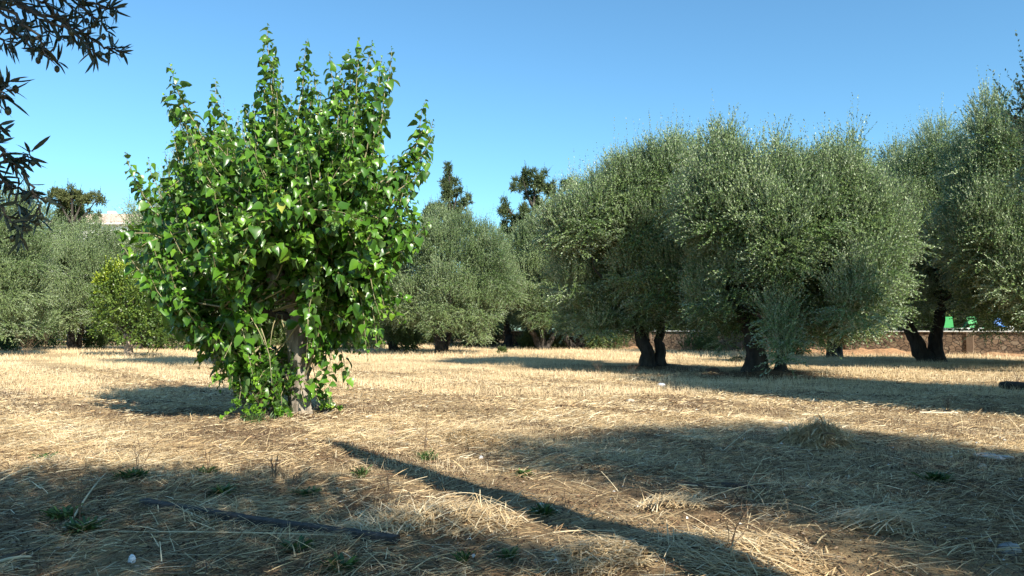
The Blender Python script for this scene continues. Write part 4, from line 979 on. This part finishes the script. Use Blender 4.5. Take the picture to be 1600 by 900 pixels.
def dry_plant(px, py, hpx, label, seed, n=5, lean=0, name='dry_weed', cat='dry weed', rad=.003, twigs=5):
    gx, gy = gnd(px, py); z = float(gh(gx, gy)); h_ = hpx/F*gy; rs = np.random.RandomState(seed); mb = MB()
    for i in range(n):
        e = np.array([rs.normal()*h_*.28+lean*h_, rs.normal()*h_*.25, h_*rs.uniform(.6, 1.05)])
        P = bez((rs.normal()*.01, rs.normal()*.01, -.02), e*np.array([.3, .3, .6]), e, 9); P[1:-1] += rs.normal(size=(7, 3))*h_*.015
        mb.tube(P, np.linspace(rad, rad*.35, 9), 5, .1, i, cap=False)
        for q in range(twigs):
            k = rs.randint(3, 8); s = P[k]; v = unit(np.array([rs.normal(), rs.normal(), .8+rs.rand()]))*h_*rs.uniform(.1, .28)
            mb.tube(bez(s, s+v*.5+rs.normal(size=3)*.01, s+v, 4), np.linspace(rad*.5, rad*.25, 4), 4, 0, q, cap=False)
    o = mb.build(name, M['deadtwig'], loc=(gx, gy, z)); tag(o, label, cat, 'dry stalks in the field')
dry_plant(428, 758, 40, 'dead forked brown stem in the straw right of the big leafy weed', 1, 5, -.2, rad=.007)
dry_plant(385, 652, 90, 'tangle of dry stems under the left side of the mulberry', 30, 16, -.2)
dry_plant(410, 660, 60, 'dry twiggy stems at the left foot of the mulberry', 31, 14)
dry_plant(455, 762, 30, 'dead brown stem leaning right beside the forked one', 2, 3, .8, rad=.006)
dry_plant(215, 745, 75, 'tall thin dry weed rising behind the big leafy weed', 3, 4)
dry_plant(120, 830, 100, 'thin branching dry stalks near the bottom left corner', 4, 5)
dry_plant(325, 744, 60, 'single slender dry stalk in the sun right of the leafy weed', 5, 2)
dry_plant(605, 800, 70, 'dry dark stalk beside the straw clump at bottom centre', 6, 3)
dry_plant(1140, 885, 70, 'dry branching stalk in the sunlit patch at the bottom', 7, 5)
dry_plant(1222, 765, 30, 'short dry stalk in the big shadow on the right', 8, 3)
dry_plant(1100, 735, 30, 'clump of brown stalks near the left part of the big shadow', 9, 9)
dry_plant(935, 583, 28, 'orange-brown dry weed on the shadow band left of the twin trunks', 10, 7)
dry_plant(985, 585, 24, 'dry weed just left of the twin trunks', 11, 6)
dry_plant(1062, 578, 30, 'dry weed just right of the twin trunks', 12, 6)
dry_plant(1590, 603, 26, 'brown dry stalks behind the log at the right edge', 13, 14)
dry_plant(1480, 645, 24, 'wispy dry grass clump at the lower edge of the shadow band', 14, 12)
dry_plant(665, 720, 60, 'tall faded stalks rising from the pale green tuft', 15, 4)
dry_plant(930, 800, 36, 'bleached stalk standing upright right of centre', 16, 2)
dry_plant(40, 560, 46, 'tall pale dry weeds at the far left of the field', 17, 14)
dry_plant(70, 550, 34, 'dry weeds under the olives at left', 18, 12)
dry_plant(1150, 572, 26, 'reddish dry weed against the leaning trunk of the big olive', 19, 9)
dry_plant(1245, 590, 26, 'dry weed right of the big olive trunk', 20, 8)

# ------------------------------------------------------------------ things lying on the ground
def between(p0, p1, lift): 
    a = gnd(*p0); b_ = gnd(*p1); return np.array([a[0], a[1], float(gh(*a))+lift]), np.array([b_[0], b_[1], float(gh(*b_))+lift])
def bar(name, p0, p1, w_, h_, mat, label, cat, lift=.03, bend=0, seed=0):
    a, b_ = between(p0, p1, lift); d = b_-a; L = np.linalg.norm(d); c = (a+b_)/2; u = d/L; s = unit(np.cross(u, (0, 0, 1.))); v = np.cross(s, u)
    rs = np.random.RandomState(seed); mb = MB(); n = 14; Vs = []
    for i in range(n):
        t_ = i/(n-1); o_ = u*(t_-.5)*L + v*bend*math.sin(t_*3.14) + s*rs.normal()*.004
        ww = w_*.5*(1+.04*rs.normal()); hh_ = h_*.5*(1+.04*rs.normal())
        for x_, y_ in ((-1, -.8), (-.85, -1), (.85, -1), (1, -.8), (1, .8), (.85, 1), (-.85, 1), (-1, .8)): Vs.append(o_+s*x_*ww+v*y_*hh_)
    Fc = [tuple(range(7, -1, -1)), tuple((n-1)*8+j for j in range(8))]
    for i in range(n-1):
        for j in range(8): Fc.append((i*8+j, i*8+(j+1) % 8, (i+1)*8+(j+1) % 8, (i+1)*8+j))
    mb.add(Vs, Fc); o = mb.build(name, mat, loc=tuple(c)); return tag(o, label, cat)
wood = bark_mat('dark_timber', (.022, .018, .016), (.085, .072, .065), 12, .006)
pale = plain('bleached_cane', (.58, .47, .30), .7, .2, 8, .3, .005)
bar('wooden_beam', (225, 797), (620, 856), .07, .05, wood, 'long dark weathered wooden beam lying in the shaded straw', 'beam', .022, bend=-.012)
def cane(p0, p1, r, label, bend=.01, lift=.022, seed=1):
    r = r*.62
    a, b_ = between(p0, p1, lift); c = (a+b_)/2; m_ = np.array([0, 0, bend*2]); mb = MB()
    P = bez(a-c, m_, b_-c, 14); mb.tube(P, r*(1+.10*(np.arange(14) % 4 == 0))*np.linspace(1, .7, 14), 7, .04, seed)
    tag(mb.build('cane', pale, smooth=True, loc=tuple(c)), label, 'cane', 'pale canes strewn on the straw')
cane((185, 843), (560, 848), .009, 'long pale cane lying parallel in front of the dark beam')
cane((105, 835), (165, 750), .012, 'pale flat cane pointing away beside the dark weed at bottom left', .03)
cane((0, 758), (52, 740), .012, 'pale cane end at the left edge of the photo')
cane((85, 748), (165, 737), .008, 'thin pale cane in the sun left of the big leafy weed')
cane((675, 800), (770, 795), .005, 'thin pale cane lying right across the diagonal shadow stripe', .05)
cane((860, 856), (960, 852), .007, 'grey cane in shade above the sunlit straw at bottom centre')
cane((482, 900), (490, 858), .006, 'short whitish stick at the bottom edge near the beam end', .0)
cane((0, 883), (50, 880), .016, 'thick pale cane piece in the bottom left corner')
cane((1555, 832), (1640, 838), .008, 'grey stick lying in the shade at the right edge')
cane((1060, 778), (1180, 784), .010, 'weathered stick in the big shadow near its lower edge', .0)
cane((1090, 812), (1250, 770), .004, 'fine pale stalk bent over in the big shadow', .06)
# log at the right edge
a, b_ = between((1563, 610), (1660, 616), .10); c = (a+b_)/2; mb = MB()
mb.tube(bez(a-c, (0, 0, .01), b_-c, 12), [.07]+[.09]*10+[.08], 10, .1, 3); tag(mb.build('log', M['bark_olive'], smooth=True, loc=tuple(c)), 'dark log lying at the right edge on the shadow band', 'log')
def rock(px, py, wpx, hpx, mat, label, seed, name='stone', cat='stone', flat=1, grp=None):
    gx, gy = gnd(px, py); z = float(gh(gx, gy)); w_ = wpx/F*gy; h_ = hpx/F*gy; rs = np.random.RandomState(seed)
    mb = MB(); n = 14; zz = np.array([-1, -.75, -.2, .35, .75, 1]); Vs = []
    off = rs.rand(n)*.3+.85
    for k in zz:
        r = math.sqrt(max(.06, 1-abs(k)**2.6))
        for j in range(n):
            a = 6.283*j/n; q = r*off[j]*(1+.08*rs.normal()); Vs.append((math.cos(a)*q*w_*.5, math.sin(a)*q*w_*.38, (k*.5+.18)*h_*(1+.05*rs.normal())))
    Fc = [tuple(range(n-1, -1, -1)), tuple(5*n+j for j in range(n))]
    for i in range(5):
        for j in range(n): Fc.append((i*n+j, i*n+(j+1) % n, (i+1)*n+(j+1) % n, (i+1)*n+j))
    mb.add(Vs, Fc); o = mb.build(name, mat, loc=(gx, gy, z), smooth=flat == 1); return tag(o, label, cat, grp)
gs = plain('grey_stone', (.30, .30, .30), .9, .2, 12, .6, .01); wt = plain('white_scrap', (.78, .80, .84), .6, .08, 10, .6, .01); ls = plain('limestone', (.40, .35, .28), .9, .15, 10, .6, .01)
rock(1576, 873, 34, 24, gs, 'smooth grey stone in the shade near the bottom right corner', 1)
rock(206, 886, 12, 18, wt, 'small white plastic scrap in the shaded straw at bottom left', 2, 'plastic_scrap', 'scrap')
rock(1033, 601, 13, 7, wt, 'white crumpled bag lying in front of the twin trunks', 3, 'plastic_bag', 'bag')
rock(1114, 580, 18, 9, plain('clay_brick', (.16, .10, .075), .9, .2, 8, .4), 'dark broken brick between the twin trunks and the big olive', 4, 'brick', 'brick', 0)
rock(752, 722, 7, 7, wt, 'tiny bluish-white scrap on the sunlit straw at the centre', 5, 'plastic_scrap', 'scrap')
for i, (px, py, a_, b2, lb) in enumerate([(1535, 737, 16, 12, 'pale stone beside the grey slab at right'), (1553, 703, 18, 8, 'whitish stone behind the grey slab at right'), (985, 628, 16, 7, 'pale flat stone alone in the sunny field'),
      (1597, 757, 14, 7, 'pale stone at the right edge on the shade line'), (1100, 694, 22, 7, 'pale stone at the upper rim of the big shadow'), (1270, 628, 14, 5, 'small light stone just below the shadow band'),
      (1030, 706, 12, 6, 'small stone in the left half of the big shadow'), (1228, 684, 10, 12, 'tan stone at the left foot of the straw heap'), (612, 683, 16, 9, 'brown clod in the sunny straw right of the mulberry'), (42, 610, 14, 9, 'grey clod on the sunny straw at the far left'),
      (1215, 668, 34, 6, 'light flat stone just behind the straw heap'), (1410, 757, 12, 5, 'light pebble in the middle of the big shadow')]):
    rock(px, py, a_*.8, b2*.9, ls if i not in (8, 9) else plain('clod', (.22, .14, .09), .95, .2, 8, .6), lb, 20+i, flat=0, grp='stones and clods in the field')
bar('board', (1437, 651), (1497, 653), .05, .02, plain('pale_board', (.66, .56, .40), .8, .12, 6, .3), 'pale splintered board lying in the sun on the right', 'board', .03)
gx, gy = gnd(1552, 722); mb = MB(); mb.box((0, 0, -.002), (.20, .30, .04), rz=.4, bev=.008)
tag(mb.build('concrete_slab', plain('concrete', (.50, .48, .45), .9, .12, 12, .5), loc=(gx, gy, float(gh(gx, gy)))), 'flat grey concrete slab in the sun on the right', 'slab')
dk = plain('dark_stick', (.06, .045, .035), .9, .3, 12, .5)
def stick(p0, p1, r, label, seed):
    a, b_ = between(p0, p1, r+.012); c = (a+b_)/2; mb = MB(); P = bez(a-c, (.02, .02, .015), b_-c, 9)
    mb.tube(P, r*np.linspace(1.1, .6, 9), 7, .15, seed); tag(mb.build('stick', dk, smooth=True, loc=tuple(c)), label, 'stick', 'dark sticks on the ground')
stick((1128, 779), (1182, 786), .022, 'dark broken stick in the middle of the big shadow', 1)
stick((1058, 775), (1110, 783), .012, 'thin dark stick left of the broken one in the big shadow', 2)
stick((1305, 712), (1345, 706), .010, 'dark twig at the right foot of the straw heap', 3)
stick((1215, 682), (1270, 676), .010, 'dark twig on the back of the straw heap', 4)
stick((0, 880), (62, 868), .014, 'dark stick end in the bottom left corner', 5)
# heap of raked straw and twigs
gx, gy = gnd(1275, 703); z = float(gh(gx, gy)); rs = np.random.RandomState(8); n = 3600
th = rs.rand(n)*6.28; r = np.sqrt(rs.rand(n)); X = np.cos(th)*r*.42; Yy = np.sin(th)*r*.36; H = .22*np.clip(1-r**1.6, 0, 1)*(1+.2*np.sin(X*14))
ta = rs.rand(n)*6.28; A = unit(np.stack([np.cos(ta), np.sin(ta)*.7, -.30*r*np.sign(np.cos(ta)*X+np.sin(ta)*Yy)+rs.normal(size=n)*.22], 1))
V, Fc = ribbons(np.stack([X, Yy, H*(.75+.35*rs.rand(n))], 1), A, .08+.20*rs.rand(n), .0045+.007*rs.rand(n), np.full(n, .008), 3, .6, rs.normal(size=n)*.02)
ht = empty('straw_heap', (gx, gy, z), 'small raked heap of straw and twigs at the rim of the big shadow', 'straw heap')
mesh_np('straw', V, [Fc], M['straw'], ht, np.tile(np.clip(.25+.7*rs.rand(n), 0, 1), 3))
mb = MB(); q = np.linspace(0, 1, 8)
for i in range(9):
    a_ = rs.rand()*6.28; p0 = np.array([rs.normal()*.12, rs.normal()*.1, .12]); p1 = p0+np.array([math.cos(a_)*.3, math.sin(a_)*.25, rs.uniform(-.08, .05)])
    mb.tube(bez(p0, (p0+p1)/2+np.array([0, 0, .03]), p1, 8), np.linspace(.011, .006, 8), 6, .1, i)
mb.build('twigs', M['deadtwig'], ht, smooth=True)
def clump(px, py, wpx, n, label, seed, hgt=.10):
    gx, gy = gnd(px, py); z = float(gh(gx, gy)); R_ = wpx/F*gy*.5; rs = np.random.RandomState(seed)
    th = rs.rand(n)*6.28; r = np.sqrt(rs.rand(n)); X = np.cos(th)*r*R_; Yy = np.sin(th)*r*R_*.9
    ta = rs.normal(size=n)*.8+seed; A = unit(np.stack([np.cos(ta), np.sin(ta), rs.normal(size=n)*.16+.03], 1)); L = .06+.22*rs.rand(n)**1.5
    Z = hgt*np.clip(1-r**2, 0, 1)*rs.rand(n)
    V, Fc = ribbons(np.stack([X, Yy, Z+.005+gh(gx+X, gy+Yy)-z], 1)-A*(L*.5)[:, None]*np.array([1, 1, 0]), A, L, .003+.006*rs.rand(n), L*.04, 3, .6, rs.normal(size=n)*.015)
    tag(mesh_np('straw_clump', V, [Fc], M['straw'], None, np.tile(np.clip(.3+.7*rs.rand(n), 0, 1), 3), loc=(gx, gy, z)), label, 'straw clump', 'thick clumps of straw')
clump(720, 828, 190, 800, 'thick curved clump of straw, half sunlit, at the bottom centre', 1, .05)
clump(600, 830, 150, 700, 'grey shaded straw clump left of the sunlit one', 2, .05)
clump(1150, 885, 260, 1500, 'bright sunlit straw clump at the bottom edge', 3, .04)
clump(940, 893, 150, 700, 'straw clump at the bottom left of the sunlit patch', 4, .05)
clump(745, 695, 110, 700, 'low golden straw clump in the sun at the centre', 5, .08)
clump(1375, 845, 140, 700, 'tufted straw clump in the shade near the bottom right', 6, .045)
clump(1050, 810, 110, 500, 'brown straw tuft at the lower left rim of the big shadow', 7, .05)
clump(330, 812, 130, 260, 'loose straw fallen over the far end of the dark beam', 9, .06)
clump(530, 842, 110, 260, 'loose straw fallen over the near end of the dark beam', 10, .06)
clump(130, 720, 200, 900, 'matted straw clump in the sun at the left', 8, .06)

rs = np.random.RandomState(91); x, y = scatter(900, 4, 16, 1.6); k = field(x, y, .9, 7.0) > .55; x, y = x[k], y[k]; n = len(x)
th = rs.rand(n)*6.28; L = .012+.03*rs.rand(n)**2
V, Fc = rhomb_leaves(np.stack([x, y, gh(x, y)+.03], 1), np.stack([np.cos(th), np.sin(th), rs.normal(size=n)*.3], 1), unit(np.stack([rs.normal(size=n)*.5, rs.normal(size=n)*.5, np.ones(n)], 1)), L, L*.7, .3)
tag(mesh_np('debris', V, [Fc], plain('pale_chips', (.50, .48, .45), .8, .3, 20, 0)), 'pale chips and crumbs scattered in the straw', None, None, 'stuff')

print('TOTAL FACES', sum(len(o.data.polygons) for o in bpy.data.objects if o.type == 'MESH'))
